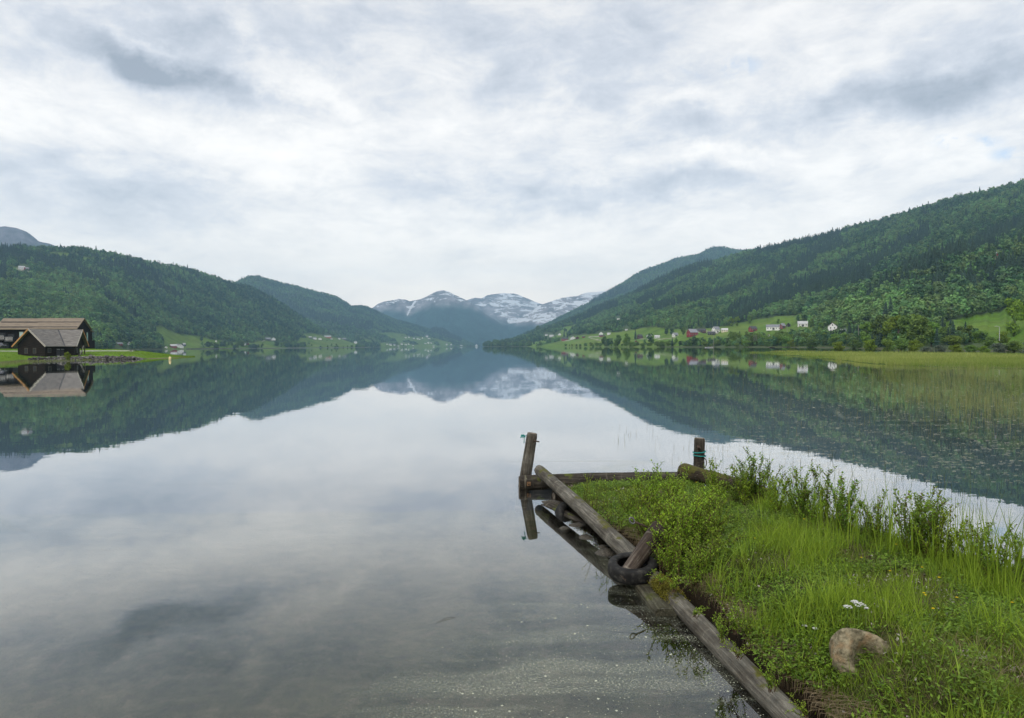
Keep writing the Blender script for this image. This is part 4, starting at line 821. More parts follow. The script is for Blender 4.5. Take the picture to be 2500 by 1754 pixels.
for (s0, s1, z_) in ((19.8, 22.6, 5.7), (17.4, 19.6, 5.3)):
    q = MB(); q.add([lp(s_, a, z) for s_ in (s0, s1) for (a, z) in ((0, z_ - .25), (-1.8, z_ - .25), (-1.8, z_), (0, z_))], [(0, 1, 2, 3), (7, 6, 5, 4), (0, 4, 5, 1), (1, 5, 6, 2), (2, 6, 7, 3), (3, 7, 4, 0)]); bal = q.build('balcony', MATS['roof_dark'], root)
    q = MB(); q.obox(np.array(lp(s0, -1.75, z_ + 1.15)), np.array(lp(s1, -1.75, z_ + 1.15)), .08, .08)
    for k_ in range(int((s1 - s0) / 1.5) + 1): p0 = np.array(lp(s0 + k_ * 1.5, -1.75, z_)); q.obox(p0, p0 + (0, 0, 1.15), .07, .07, upv=(0, 1, 0))
    q.build('railing', METAL, bal)
    q = MB(); q.obox(np.array(lp(s0 + .1, -1.7, z_ + .55)), np.array(lp(s1 - .1, -1.7, z_ + .55)), .03, .95); q.build('glass_panel', mat('pale_glass', (0.05, 0.06, 0.07), (0.10, 0.115, 0.13), 1, 0.1, spec=0.9), bal)
    q = MB(); c_ = np.array(lp((s0 + s1) / 2, 0, z_ + 1.1)); q.obox(c_ - bl * (s1 - s0) * .4 + nl * .03, c_ + bl * (s1 - s0) * .4 + nl * .03, .06, 2.0); q.build('balcony_door', GLASS, bal)
for s_c in (12.0, 17.0, 20.5):
    q = MB(); c_ = np.array(lp(s_c, 0, 3.6)); q.obox(c_ - bl * 1.2 + nl * .03, c_ + bl * 1.2 + nl * .03, .06, 2.2); q.build('door', GLASS, root)

# car parked in front of the lodge, seen at the frame edge
PC = at(-4, 849.6, 206); CARP = mat('car_paint_dark', (0.02, 0.024, 0.032), (0.03, 0.034, 0.045), 1, 0.25, spec=0.8); RUB = mat('rubber', (0.012, 0.012, 0.012), (0.03, 0.029, 0.028), 5, 0.75, bump=0.003)
root = empty('parked_car', PC, R(-12)); tag(root, 'dark blue car parked below the lodge balcony', 'car')
q = MB(); sec = [(-2.2, .35), (-2.25, .75), (-2.1, 1.0), (-1.75, 1.5), (-.3, 1.55), (.5, 1.5), (1.15, 1.02), (2.1, .88), (2.25, .6), (2.2, .35)]
q.prism([(a, -.86, z) for a, z in sec], (0, 0, 0), (0, 1.72, 0)); body = q.build('body', CARP, root)
md = body.modifiers.new('b', 'BEVEL'); md.width = .08; md.segments = 2
q = MB(); q.prism([(a, -.875, z) for a, z in ((-1.65, 1.02), (-1.55, 1.42), (.35, 1.42), (.95, 1.02))], (0, 0, 0), (0, .012, 0)); q.build('side_window', GLASS, root)
for a in (-1.4, 1.4):
    for y_ in (-.87, .67):
        q = MB(); q.tube([(a, y_, .34), (a, y_ + .2, .34)], .34, 14); w_ = q.build('wheel', RUB, root); q = MB(); q.tube([(a, y_ - .01, .34), (a, y_ + .02, .34)], .19, 10); q.build('rim', METAL, w_)

# small things on the spit and in the bay
BU = mat('buoy_yellow', (0.75, 0.62, 0.30), (0.85, 0.75, 0.45), 2, 0.5)
Pq = onz(415, 880, 0); root = empty('buoy', Pq); tag(root, 'small yellow buoy floating off the grass spit', 'buoy')
q = MB(); q.tube([(0, 0, -.15), (0, 0, 0), (0, 0, .62), (0, 0, .78)], [.14, .25, .25, .14], 12); q.build('float', BU, root, True)
q = MB(); q.tube([(0, 0, .78), (0, 0, .9)], .04, 8); q.build('ring_stem', METAL, root)
root = empty('bench', onz(158, 876.2, .45), R(-15)); tag(root, 'pale plank bench on the quay below the boathouse door', 'bench')
q = MB(); q.box(-1.2, 1.2, -.25, .25, .42, .5); q.build('seat', BARGE, root)
for a in (-1.1, 1.1): q = MB(); q.box(a - .06, a + .06, -.2, .2, -.3, .42); q.build('leg', BARGE, root)
tp = at(325, 857.2, 206); tp[2] = spit_z(tp[0], tp[1]) - .02
root = empty('picnic_table', tp, R(10)); tag(root, 'wooden picnic table with benches on the grass spit', 'table')
q = MB(); q.box(-.95, .95, -.38, .38, .70, .76); q.build('tabletop', FRM, root)
for y_ in (-.75, .75): q = MB(); q.box(-.95, .95, y_ - .14, y_ + .14, .42, .47); q.build('bench_seat', FRM, root)
for a in (-.65, .65): q = MB(); q.obox((a, -.75, 0), (a, .05, .72), .08, .08, upv=(1, 0, 0)); q.obox((a, .75, 0), (a, -.05, .72), .08, .08, upv=(1, 0, 0)); q.build('leg_frame', FRM, root)
def pole(px, pyb, pyt, Y, name, label, cat, w=.12, arm=None, mt=METAL, bz=None):
    A_ = at(px, pyb, Y); B_ = at(px, pyt, Y); h_ = B_[2] - A_[2]; root = empty(name, A_); tag(root, label, cat)
    q = MB(); q.tube([(0, 0, -1.2), (0, 0, h_)], [w, w * .8], 8); q.build('pole', mt, root)
    if arm == 'lamp':
        q = MB(); q.tube([(0, 0, h_), (-.3, 0, h_ + .25), (-.9, 0, h_ + .3)], .06, 6); q.build('arm', mt, root); q = MB(); q.box(-1.5, -.8, -.15, .15, h_ + .2, h_ + .34); q.build('lamp_head', METAL, root)
    if arm == 'cross': q = MB(); q.box(-1.1, 1.1, -.08, .08, h_ - .5, h_ - .3); q.build('crossarm', mt, root)
    return root
WOODP = mat('pole_wood', (0.20, 0.19, 0.17), (0.34, 0.32, 0.30), 4, 0.8, stretch=(4, 4, .5))
pole(1742, 851.5, 818, 560, 'marker_pole', 'tall thin pole standing in the lake before the red barns', 'pole', .14, mt=WOODP)
pole(2096, 815, 794, 430, 'utility_pole', 'pale utility pole on the meadow edge left of the tall bushes', 'pole', .14, mt=WOODP)
pole(1922, 808, 792, 760, 'utility_pole', 'pale utility pole by the little black shed', 'pole', .16, mt=WOODP)
pole(1841, 829, 818, 600, 'utility_pole', 'pale post, left one of a pair among the shore bushes', 'pole', .16, mt=WOODP)
pole(1846, 829, 817, 600, 'utility_pole', 'pale post, right one of a pair among the shore bushes', 'pole', .16, mt=WOODP)
pole(2440, 824, 799, 225, 'street_lamp', 'grey street lamp on the slope road behind the marsh', 'lamp', .10, 'lamp')
for (px, py, lb) in ((1808, 612, 'power pylon on the ridge where the two right hills meet'), (2341, 482, 'small power pylon on the right ridge line')):
    P = hillD.point(px, py) if px > 1850 else hillC.point(px, py); root = empty('power_pylon', P); tag(root, lb, 'pylon')
    q = MB(); s_ = P[1] / F
    for a in (-3, 3): q.tube([(a, 0, -2), (a, 0, 20)], .35, 5)
    q.build('post', METAL, root); q = MB(); q.box(-6.5, 6.5, -.25, .25, 17.5, 18.2); q.build('crossarm', METAL, root)
# rowing boats drawn up on the right shore
BW = mat('boat_white', (0.7, 0.7, 0.7), (0.8, 0.8, 0.8), 2, 0.5)
def boat_mesh():
    V, Fc = [], []; n = 9
    for i in range(n):
        u_ = i / (n - 1); x = (u_ - .5) * 4.6; w = .75 * math.sin(math.pi * min(.96, .18 + u_ * .82)) ** .6; kz = -.12 + .25 * u_ ** 3
        V += [(x, -w, .45 + .12 * u_ ** 2), (x, -w * .7, kz + .08), (x, 0, kz), (x, w * .7, kz + .08), (x, w, .45 + .12 * u_ ** 2), (x, w * .88, .43 + .1 * u_ ** 2), (x, 0, kz + .08), (x, -w * .88, .43 + .1 * u_ ** 2)]
    for i in range(n - 1):
        for j in range(8): a = i * 8 + j; b_ = i * 8 + (j + 1) % 8; Fc.append((a, b_, b_ + 8, a + 8))
    Fc += [tuple(range(8))[::-1], tuple(range((n - 1) * 8, n * 8))]; return V, Fc
for (px, py, rz, lb) in ((1727, 849.0, 5, 'white rowing boat on the right shore, left one of two'), (1735, 849.4, -12, 'white rowing boat on the right shore, right one of two')):
    P0 = at(px, py, 640); P0[2] = .12; root = empty('rowing_boat', P0, R(rz)); tag(root, lb, 'boat'); root.scale = (1, 1, 1)
    q = MB(); V, Fc = boat_mesh(); q.add(V, Fc); q.build('hull', BW, root); q = MB()
    q.box(-.9, -.65, -.62, .62, .36, .40); q.box(.5, .75, -.6, .6, .38, .42); q.build('thwart', FRM, root)
P0 = at(1885, 849.6, 560); P0[2] = .1; root = empty('rowing_boat', P0, R(8)); tag(root, 'dark brown boat on the sand at the right shore bushes', 'boat'); q = MB(); V, Fc = boat_mesh(); q.add(V, Fc); q.build('hull', HM['brown'], root)

# ------------------------------------------------------------------ trees and bushes one can tell apart
BARK = mat('bark', (0.06, 0.05, 0.04), (0.14, 0.12, 0.10), 6, 0.9, bump=0.02, stretch=(1, 1, .3)); BARKB = mat('birch_bark', (0.22, 0.21, 0.19), (0.40, 0.39, 0.36), 4, 0.8)
LG = {'bright': leafmat('leaf_bright', (0.12, 0.195, 0.018), (0.20, 0.29, 0.03), 0.35, 0.14), 'mid': leafmat('leaf_mid', (0.105, 0.19, 0.028), (0.17, 0.27, 0.045), 0.3, 0.16),
      'dark': leafmat('leaf_dark', (0.070, 0.135, 0.028), (0.12, 0.20, 0.040), 0.25, 0.15), 'olive': leafmat('leaf_olive', (0.085, 0.165, 0.030), (0.15, 0.235, 0.055), 0.3, 0.12),
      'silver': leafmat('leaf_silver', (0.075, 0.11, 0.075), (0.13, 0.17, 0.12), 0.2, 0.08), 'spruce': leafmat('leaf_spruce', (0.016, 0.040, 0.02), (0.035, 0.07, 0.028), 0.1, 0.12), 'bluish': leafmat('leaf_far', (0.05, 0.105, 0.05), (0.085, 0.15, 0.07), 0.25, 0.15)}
r = np.random.default_rng(23)
def tree_proto(kind, leaf, n, h, w, low, nl, size, trunk='BARK'):
    cs, rs = lobes(r, h, w, nl, low); V, Fc = leafcloud(n, cs, rs, size, r, 0.85)
    crown = bigmesh('crown', V, Fc, LG[leaf]); q = MB(); bk = BARKB if trunk == 'B' else BARK
    if kind == 'bush':
        for k in range(6): c_ = cs[k % len(cs)]; q.tube([(c_[0] * .1, c_[1] * .1, -.05 * h), (c_[0] * .5, c_[1] * .5, c_[2] * .5), (c_[0] * .9, c_[1] * .9, c_[2])], [.015 * h, .01 * h, .004 * h], 5)
    else:
        lean = r.normal(0, .03, 2) * h; q.tube([(0, 0, -.04 * h), (lean[0] * .3, lean[1] * .3, h * .3), (lean[0], lean[1], h * .85)], [.024 * h, .018 * h, .005 * h], 7)
        for k in range(7): c_ = cs[k % len(cs)]; z0 = h * r.uniform(.15, .55); q.tube([(0, 0, z0), (c_[0] * .5, c_[1] * .5, (z0 + c_[2]) / 2), (c_[0], c_[1], c_[2])], [.010 * h, .007 * h, .003 * h], 5)
    return crown, q.build('trunk', bk, me_only=True), h
TP = {}
for lf in ('bright', 'mid', 'dark', 'olive', 'bluish'):
    TP['tree', lf] = [tree_proto('tree', lf, 2600, 1.0, .40, .16, 14, .036, 'BARK') for _ in range(2)]
for lf in ('bright', 'mid', 'olive', 'silver', 'dark', 'bluish'):
    TP['bush', lf] = [tree_proto('bush', lf, 2000, 1.0, .62, .05, 13, .042) for _ in range(2)]
sv_, sf_ = spruce_mesh(r, 1.0, 13, 9); 
TP['spruce', 'spruce'] = [(bigmesh('crown', sv_, sf_, LG['spruce']), tree_proto('tree', 'dark', 5, 1.0, .2, .3, 2, .02)[1], 1.0)]
def plant(kind, leaf, P, h, wide, label, group, name=None):
    cr, tk, _ = random.choice(TP[kind, leaf]); nm = name or {'tree': 'broadleaf_tree', 'bush': 'bush', 'spruce': 'spruce_tree'}[kind]
    root = empty(nm, P, random.uniform(0, 6.28)); root.scale = (h * wide, h * wide, h); tag(root, label, {'tree': 'tree', 'bush': 'bush', 'spruce': 'tree'}[kind], group)
    mobj('crown', cr, root); mobj('trunk' if kind != 'bush' else 'stems', tk, root); return root
def shoreY(px): return float(np.interp(px, [1178, 1250, 1300, 1400, 1500, 1600, 1700, 1900, 2050, 2200, 2320, 2500, 3100], [3300, 2700, 2200, 1500, 1050, 880, 740, 600, 420, 260, 208, 184, 150]))
def onD(px, py):
    return hillD.point(px, py)
def put(kind, leaf, px, pyb, hpx, wide, label, group, back=0, hill=None):
    P = (hill or hillD).point(px, pyb); P = P.copy(); P[2] -= .1
    return plant(kind, leaf, P, hpx * P[1] / F, wide, label, group)
G1 = 'bushes along the near right shore'
# the tall grove behind the marsh
for (px, pyb, h, wd, kd, lf, lb) in (
    (2118, 845, 62, 1.0, 'tree', 'mid', 'broad green tree at the left end of the grove behind the marsh'),
    (2150, 842, 78, 1.0, 'tree', 'dark', 'dark full crowned tree in the left of the grove behind the marsh'),
    (2172, 846, 70, .8, 'tree', 'bright', 'bright yellow green tree beside the dark one in the grove'),
    (2195, 845, 76, .9, 'tree', 'bright', 'yellow green tree forming the top of the grove behind the marsh'),
    (2222, 846, 78, 1.1, 'tree', 'olive', 'pale thin leaved tree with bare stems in the middle of the grove'),
    (2250, 848, 76, 1.1, 'tree', 'olive', 'thin leaved greyish tree right of the middle of the grove'),
    (2275, 847, 66, 1.0, 'tree', 'mid', 'rounded green tree closing the grove on the right'),
    (2240, 822, 56, 1.0, 'tree', 'bright', 'light green tree behind the middle of the grove'),
    (2312, 842, 48, 1.0, 'tree', 'dark', 'dark tree on the slope right of the grove'),
    (2345, 836, 42, 1.1, 'tree', 'dark', 'dark round tree halfway between the grove and the street lamp'),
    (2368, 838, 44, 1.1, 'tree', 'mid', 'green tree left of the street lamp'),
    (2395, 838, 30, 1.2, 'bush', 'mid', 'green bush just left of the street lamp'),
    (2478, 822, 96, .75, 'tree', 'bright', 'tall bright green tree at the right edge of the picture'),
    (2515, 826, 84, .8, 'tree', 'bright', 'second tall bright tree cut by the right frame edge'),
    (2455, 838, 30, 1.2, 'bush', 'bright', 'bright bush at the foot of the tall right edge tree'),
    (2316, 778, 18, 1.2, 'bush', 'mid', 'dark green bush below the weathered brown barn'),
    (2362, 776, 16, 1.2, 'bush', 'mid', 'round bush below the small grey hut'), (2420, 766, 14, 1.2, 'bush', 'dark', 'small dark bush on the upper grassy edge')):
    put(kd, lf, px, pyb, h, wd, lb, 'trees of the grove behind the marsh')
for (px, py, h, wd, lf, lb) in ((2050, 857, 24, 1.5, 'bright', 'low bright willow bush at the tip of the marsh'), (2128, 858, 30, 1.3, 'bright', 'yellow green bush at the left edge of the marsh shore'), (2165, 858, 28, 1.3, 'mid', 'green bush left of the olive bushes on the marsh shore'),
    (2200, 859, 32, 1.3, 'olive', 'olive bush with reddish stems on the marsh shore'), (2232, 859, 28, 1.3, 'bright', 'yellow green bush between the olive bush and the silver grey one'), (2262, 862, 16, 1.7, 'silver', 'low silver grey willow thicket, left half'), (2294, 862, 20, 1.6, 'silver', 'low silver grey willow thicket, right half'),
    (2335, 862, 20, 1.7, 'bright', 'low bright bush right of the silver grey thicket'), (2370, 862, 19, 1.8, 'olive', 'low olive bush right of the low bright one'), (2402, 862, 17, 1.7, 'bright', 'lowest bright bush below the street lamp'), (2438, 863, 26, 1.5, 'silver', 'grey green willow bush below and right of the street lamp'),
    (2475, 863, 30, 1.5, 'olive', 'wide greyish bush near the right frame edge'), (2510, 864, 30, 1.5, 'silver', 'silver bush cut by the right frame edge'), (2180, 848, 34, 1.2, 'olive', 'olive bush behind the front bushes of the marsh shore'), (2330, 850, 30, 1.3, 'mid', 'round green bush behind the low bright one'),
    (2420, 850, 28, 1.3, 'dark', 'dark bush at the foot of the street lamp')):
    Y = shoreY(px) * .985; P0 = onz(px, py, .0); P0 = np.array([P0[0], P0[1], 0.0]) if P0[1] < 400 else at(px, py, Y); P0[2] = -.05
    if py < 855: P0 = onD(px, py)
    plant('bush', lf, P0, h * P0[1] / F, wd, lb, G1)
r2 = random.Random(9)
def scatter_bushes(x0, x1, n, hlo, hhi, leaves, label, group, yoff=(-3, 0.5), hill=hillD, kinds=('bush', 'bush', 'tree')):
    for i in range(n):
        px = x0 + (x1 - x0) * (i + r2.random()) / n; Y = float(np.interp(px, hill.px, hill.Y[:, 0])); b_ = proj(np.array([[(px - CX) / F * Y, Y, .2]]))[1][0]
        P0 = hill.point(px, b_ + r2.uniform(*yoff)); kd = r2.choice(kinds)
        plant(kd, r2.choice(leaves), P0 - np.array([0, 0, .1]), r2.uniform(hlo, hhi) * P0[1] / F, 1.35 if kd == 'bush' else .95, label[kd] if isinstance(label, dict) else label, group)
LBD = {'bush': 'rounded green bush along the middle right shore below the farms', 'tree': 'small green tree among the bushes along the middle right shore', 'spruce': 'small dark spruce near the right shore'}
scatter_bushes(1790, 2110, 40, 14, 28, ('mid', 'mid', 'dark', 'bright'), LBD, 'bushes below the right shore farms', (-16, 0))
scatter_bushes(1600, 1800, 18, 7, 16, ('mid', 'dark', 'olive'), LBD, 'bushes below the right shore farms', (-5, 0))
scatter_bushes(1440, 1600, 20, 6, 13, ('mid', 'dark', 'mid'), LBD, 'bushes below the right shore farms', (-5, 0))
for (px, py, h, wd, lf, kd, lb) in ((1475, 846, 26, .9, 'dark', 'tree', 'tall dark tree on the shore left of the little red cabin'), (1508, 846, 30, .9, 'dark', 'tree', 'broad dark shore tree beside the little red cabin, left one'), (1530, 846, 32, .9, 'mid', 'tree', 'broad shore tree beside the little red cabin, right one'),
    (1551, 830, 26, .8, 'spruce', 'spruce', 'tall spruce behind the maroon house'), (1590, 840, 20, .9, 'mid', 'tree', 'green tree just below the white cottage pair'), (1783, 828, 20, .8, 'dark', 'tree', 'dark round tree in the meadow right of the cream house'),
    (1785, 840, 14, .9, 'dark', 'tree', 'smaller dark tree straight below the meadow tree'), (1650, 838, 14, 1, 'mid', 'tree', 'small tree below the small white house'), (1668, 818, 20, 1.0, 'olive', 'tree', 'brownish olive tree left of the large red barn'), (1627, 817, 16, 1.1, 'bluish', 'tree', 'dusky green tree clump left of the small white house'),
    (1640, 818, 16, 1.1, 'bluish', 'tree', 'dusky green tree just left of the small white house'), (1712, 800, 12, 1, 'olive', 'tree', 'olive tree behind the low dark red outbuilding'), (1785, 797, 22, .9, 'bright', 'tree', 'light green birch at the upper meadow edge, left'), (1800, 796, 24, .8, 'bright', 'tree', 'light green birch at the upper meadow edge, right'),
    (1830, 790, 22, .9, 'mid', 'tree', 'green birch at the wood edge above the red barn'), (1900, 790, 12, 1.2, 'mid', 'tree', 'round tree behind the long white barn'), (1980, 800, 22, .9, 'mid', 'tree', 'green tree between the pale roofed house and the steep gabled one'), (2005, 812, 26, 1.0, 'mid', 'tree', 'broad tree left of the steep gabled white house'),
    (2072, 812, 22, .8, 'mid', 'tree', 'green tree hiding the right end of the slate grey shed'), (1352, 818, 9, 1.2, 'dark', 'tree', 'dark tree left of the distant hamlet'), (1385, 826, 13, .9, 'spruce', 'spruce', 'dark spruce behind the distant hamlet, left'), (1377, 823, 16, .9, 'spruce', 'spruce', 'dark spruce behind the distant hamlet, right'),
    (1330, 834, 8, 1.3, 'dark', 'tree', 'small dark tree below the leftmost white hut'), (1343, 836, 11, 1.2, 'dark', 'tree', 'dark tree leftmost of the meadow group'), (1289, 833, 13, 1.1, 'dark', 'tree', 'lone dark tree on the point'), (1470, 843, 10, 1.1, 'mid', 'tree', 'small tree on the shore left of the tall dark tree'),
    (1862, 838, 20, 1.1, 'mid', 'tree', 'broad green tree below the long white barn'), (1918, 838, 24, 1.1, 'dark', 'tree', 'dark tree below the little black shed'), (1965, 838, 26, 1.1, 'mid', 'tree', 'broad tree below the pale roofed white house'), (2040, 842, 30, 1.1, 'mid', 'tree', 'broad tree below the steep gabled white house'), (2080, 844, 32, 1.1, 'dark', 'tree', 'dark tree left of the grove behind the marsh'),
    (1299, 817, 14, .6, 'spruce', 'spruce', 'slim tree standing out on the point ridge, left'), (1304, 815, 16, .6, 'spruce', 'spruce', 'slim tree standing out on the point ridge, middle'), (1313, 811, 17, 1.0, 'dark', 'tree', 'round topped tree on the point ridge')):
    put(kd, lf, px, py, h, wd, lb, 'single trees on the right meadows')
scatter_bushes(1182, 1300, 26, 8, 15, ('bluish', 'dark'), {'bush': 'dark bush on the low wooded point in the middle of the lake head', 'tree': 'dark tree on the low wooded point in the middle of the lake head'}, 'trees of the low wooded point', (-4, 0))
scatter_bushes(1370, 1470, 9, 5, 8, ('dark',), LBD, 'bushes below the right shore farms', (-2, 0))
LBA = {'bush': 'dusky green bush along the far left shore', 'tree': 'dusky green tree along the far left shore'}
for (px, py, h, wd, lf, kd, lb) in ((383, 838, 28, .8, 'dark', 'tree', 'big dark tree at the lower edge of the left meadow'), (394, 842, 12, 1.1, 'bluish', 'tree', 'small tree right of the big dark tree on the left meadow'), (490, 833, 11, 1.2, 'bluish', 'tree', 'round tree alone in the middle of the left meadow'),
    (348, 833, 14, .8, 'spruce', 'spruce', 'slim spruce right of the white house behind the spit'), (330, 850, 16, 1.2, 'bluish', 'tree', 'leafy tree right of the white house behind the spit'), (350, 852, 18, 1.2, 'bluish', 'tree', 'leafy tree in the shore wood left of the lakeside hamlet'), (370, 853, 18, 1.2, 'bluish', 'tree', 'leafy tree nearest the lakeside hamlet'),
    (585, 838, 10, 1.2, 'dark', 'tree', 'dark tree left of the white house and red shed pair'), (640, 845, 7, 1.2, 'dark', 'tree', 'small tree on the strip meadow'), (760, 846, 6, 1.2, 'dark', 'tree', 'small tree low on the second left meadow'), (821, 845, 6, 1.2, 'dark', 'tree', 'round shore tree below the long orange barn'), (798, 834, 4, 1.2, 'dark', 'tree', 'tiny tree on the meadow below the long orange barn')):
    put(kd, lf, px, py, h, wd, lb, 'single trees on the left meadows', hill=hillA)
scatter_bushes(505, 600, 16, 8, 14, ('bluish', 'dark'), LBA, 'trees along the far left shore', (-10, 0), hillA); scatter_bushes(605, 640, 6, 7, 10, ('bluish',), LBA, 'trees along the far left shore', (-2, 0), hillA)
scatter_bushes(670, 745, 12, 8, 14, ('bluish', 'dark'), LBA, 'trees along the far left shore', (-6, 0), hillA); scatter_bushes(780, 900, 12, 4, 7, ('bluish', 'dark'), LBA, 'trees along the far left shore', (-1, 0), hillA)
BP = onz(166, 878, .35); plant('bush', 'bright', BP, 1.7, .8, 'bright green bush growing on the quay before the boathouse', None)

# pale stone road wall along the far left shore
q = MB(); prev = None
for px in np.arange(455, 905, 9):
    Y = float(np.interp(px, hillA.px, hillA.Y[:, 0])) ; P0 = at(px, 850, Y + 3); P0[2] = 0
    if prev is not None: q.add([(prev[0], prev[1], -.5), (P0[0], P0[1], -.5), (P0[0], P0[1], 1.5), (prev[0], prev[1], 1.5), (P0[0], P0[1] + 6, 1.6), (prev[0], prev[1] + 6, 1.6)], [(0, 1, 2, 3), (3, 2, 4, 5)])
    prev = P0
tag(q.build('stone_wall', mat('pale_stone', (0.12, 0.12, 0.11), (0.30, 0.30, 0.29), .4, .9)), 'long pale stone wall carrying the road along the far left shore', 'wall')

# ------------------------------------------------------------------ marsh: mud sheet, sedge, reeds
def blades(P, h, w, lean, r, curve=0.35, seg=2, tint=None, azim=None):
    """n tapering blades: returns V, F"""
    n = len(P); az_ = r.uniform(0, 6.28, n) if azim is None else azim; L_ = h; d = np.stack([np.cos(az_), np.sin(az_), 0 * az_], 1); fa = r.uniform(0, 3.14, n); wdir = np.stack([np.cos(fa), np.sin(fa), 0 * fa], 1)
    V = []
    for k in range(seg + 1):
        u_ = k / seg; c_ = P + d * (lean * L_ * (u_ * (1 - curve) + curve * u_ ** 2.2))[:, None]; c_[:, 2] += L_ * (u_ - 0.35 * lean * u_ ** 2.5)
        ww = (w * (1 - u_ ** 1.6) + w * .04)[:, None] * wdir
        V += [c_ - ww / 2, c_ + ww / 2]
    V = np.stack(V, 1); base = np.arange(n)[:, None] * (2 * (seg + 1))
    Fc = np.concatenate([base + np.array([[2 * k, 2 * k + 1, 2 * k + 3, 2 * k + 2]]) for k in range(seg)], 0)
    return V.reshape(-1, 3), Fc
def blade_obj(name, P, h, w, lean, mt, label, seed, seg=2, tint=None, curve=.35):
    r = np.random.default_rng(seed); V, Fc = blades(P, h, w, lean, r, curve, seg); me = bigmesh(name, V, Fc, mt)
    if tint is not None: fattr(me, 'tint', np.repeat(tint, 2 * (seg + 1)))
    return tag(mobj(name, me), label=label, kind='stuff')
MTOP = [(1836, 861.2), (1900, 859.6), (2000, 858.6), (2120, 860.3), (2250, 863.0), (2500, 864.0), (2900, 866)]
MBOT = [(1836, 861.6), (1930, 868.5), (1990, 874), (2060, 881), (2130, 889), (2300, 897), (2500, 901), (2900, 906)]
REEDM = leafmat('reed_stalk', (0.125, 0.175, 0.040), (0.32, 0.32, 0.15), 0.25, 0.02, vcol=True); SEDM = leafmat('sedge_leaf', (0.10, 0.185, 0.014), (0.33, 0.37, 0.11), 0.3, 0.02, vcol=True)
xs = np.linspace(1836, 2900, 110); V = []
for x in xs:
    a, b_ = interp(MTOP, x), interp(MBOT, x); ya = np.linspace(b_, a, 14)
    V.append([onz(x, y_, .03) for y_ in ya])
V = np.array(V); n_, m_ = V.shape[:2]; V[..., 2] = .008; ii = np.arange(n_ * m_).reshape(n_, m_); me = bigmesh('marsh', V.reshape(-1, 3), np.stack([ii[:-1, :-1], ii[1:, :-1], ii[1:, 1:], ii[:-1, 1:]], -1).reshape(-1, 4), GM, True)
k_ = (0.5 + 0.5 * fbm(V[..., 0].ravel() / 14, V[..., 1].ravel() / 9, 3, 51))[:, None]; cattr(me, 'land', np.array([0.045, 0.085, 0.012]) * (1 - k_) + np.array([0.075, 0.115, 0.022]) * k_)
tag(mobj('marsh', me), kind='structure', label='flat green marsh at the right shore')
r = np.random.default_rng(31)
def imgpoints(n, x0, x1, y0, y1, ppow=1.0):
    """random points on the water between sight lines, denser where near"""
    px = r.uniform(x0, x1, n); py = r.uniform(y0, y1, n); d = ray(0, 0)
    D = fwd[None, :] + ((px - CX) / F)[:, None] * RT[None, :] - ((py - CY) / F)[:, None] * UP[None, :]; P = CAM + D * (-CH / D[:, 2])[:, None]; return px, py, P
px, py, P = imgpoints(150000, 1830, 2760, 858, 902); k_ = (py > interp(MTOP, px)) & (py < interp(MBOT, px) + 4 * fbm(px / 30, py / 6, 3, 5)); 
band = fbm(P[:, 0] / 16, P[:, 1] / 11, 3, 57); short = np.clip(0.5 + 1.6 * band, 0, 1); k_ &= r.random(len(px)) < .35 + .65 * short
P = P[k_]; short = short[k_]; D_ = P[:, 1]; hh = (0.28 + 0.5 * short) * r.uniform(.7, 1.3, len(P))
blade_obj('marsh_sedge', P, hh, 0.006 + D_ * 0.00030, np.full(len(P), .22), SEDM, 'dense sedge covering the marsh', 32, 2, np.clip(.15 + .65 * short + r.normal(0, .15, len(P)), 0, 1))
px, py, P = imgpoints(150000, 1640, 2760, 876, 1085)
dens = sstep(px, 1900, 2350) * sstep(-py, -1030, -940) + 0.55 * sstep(px, 2050, 2450) * sstep(-py, -1075, -1000)
dens = np.maximum(dens, 0.20 * sstep(px, 1700, 1950) * sstep(-py, -1075, -960) * (py > 905)); dens = np.maximum(dens, .05 * sstep(-py, -1075, -1040) * sstep(px, 1650, 1750))
dens *= np.clip(.75 + 1.1 * fbm(P[:, 0] / 5, P[:, 1] / 5, 4, 71), 0.05, 1.3); dens *= (py > interp(MBOT, px) - 3 + 5 * fbm(px / 30, py / 6, 3, 5)); dens *= 0.25 + 0.75 * sstep(-(py - 0.08 * (px - 1900)), -1000, -900)
dens *= np.where(px > 2150, 1, .7); k_ = r.random(len(px)) < dens * .30; P = P[k_]; D_ = P[:, 1]; hh = np.minimum(.75, .22 + D_ * .010) * r.uniform(.45, 1.35, len(P))
blade_obj('reeds', P, hh, 0.0035 + D_ * 0.00014, np.full(len(P), .10), REEDM, 'thin reeds standing in shallow water before the marsh', 33, 1, np.clip(.45 + .3 * fbm(P[:, 0] / 8, P[:, 1] / 8, 2, 4) + .3 * sstep(D_, 80, 30) * 0 + r.normal(0, .25, len(P)), 0, 1))
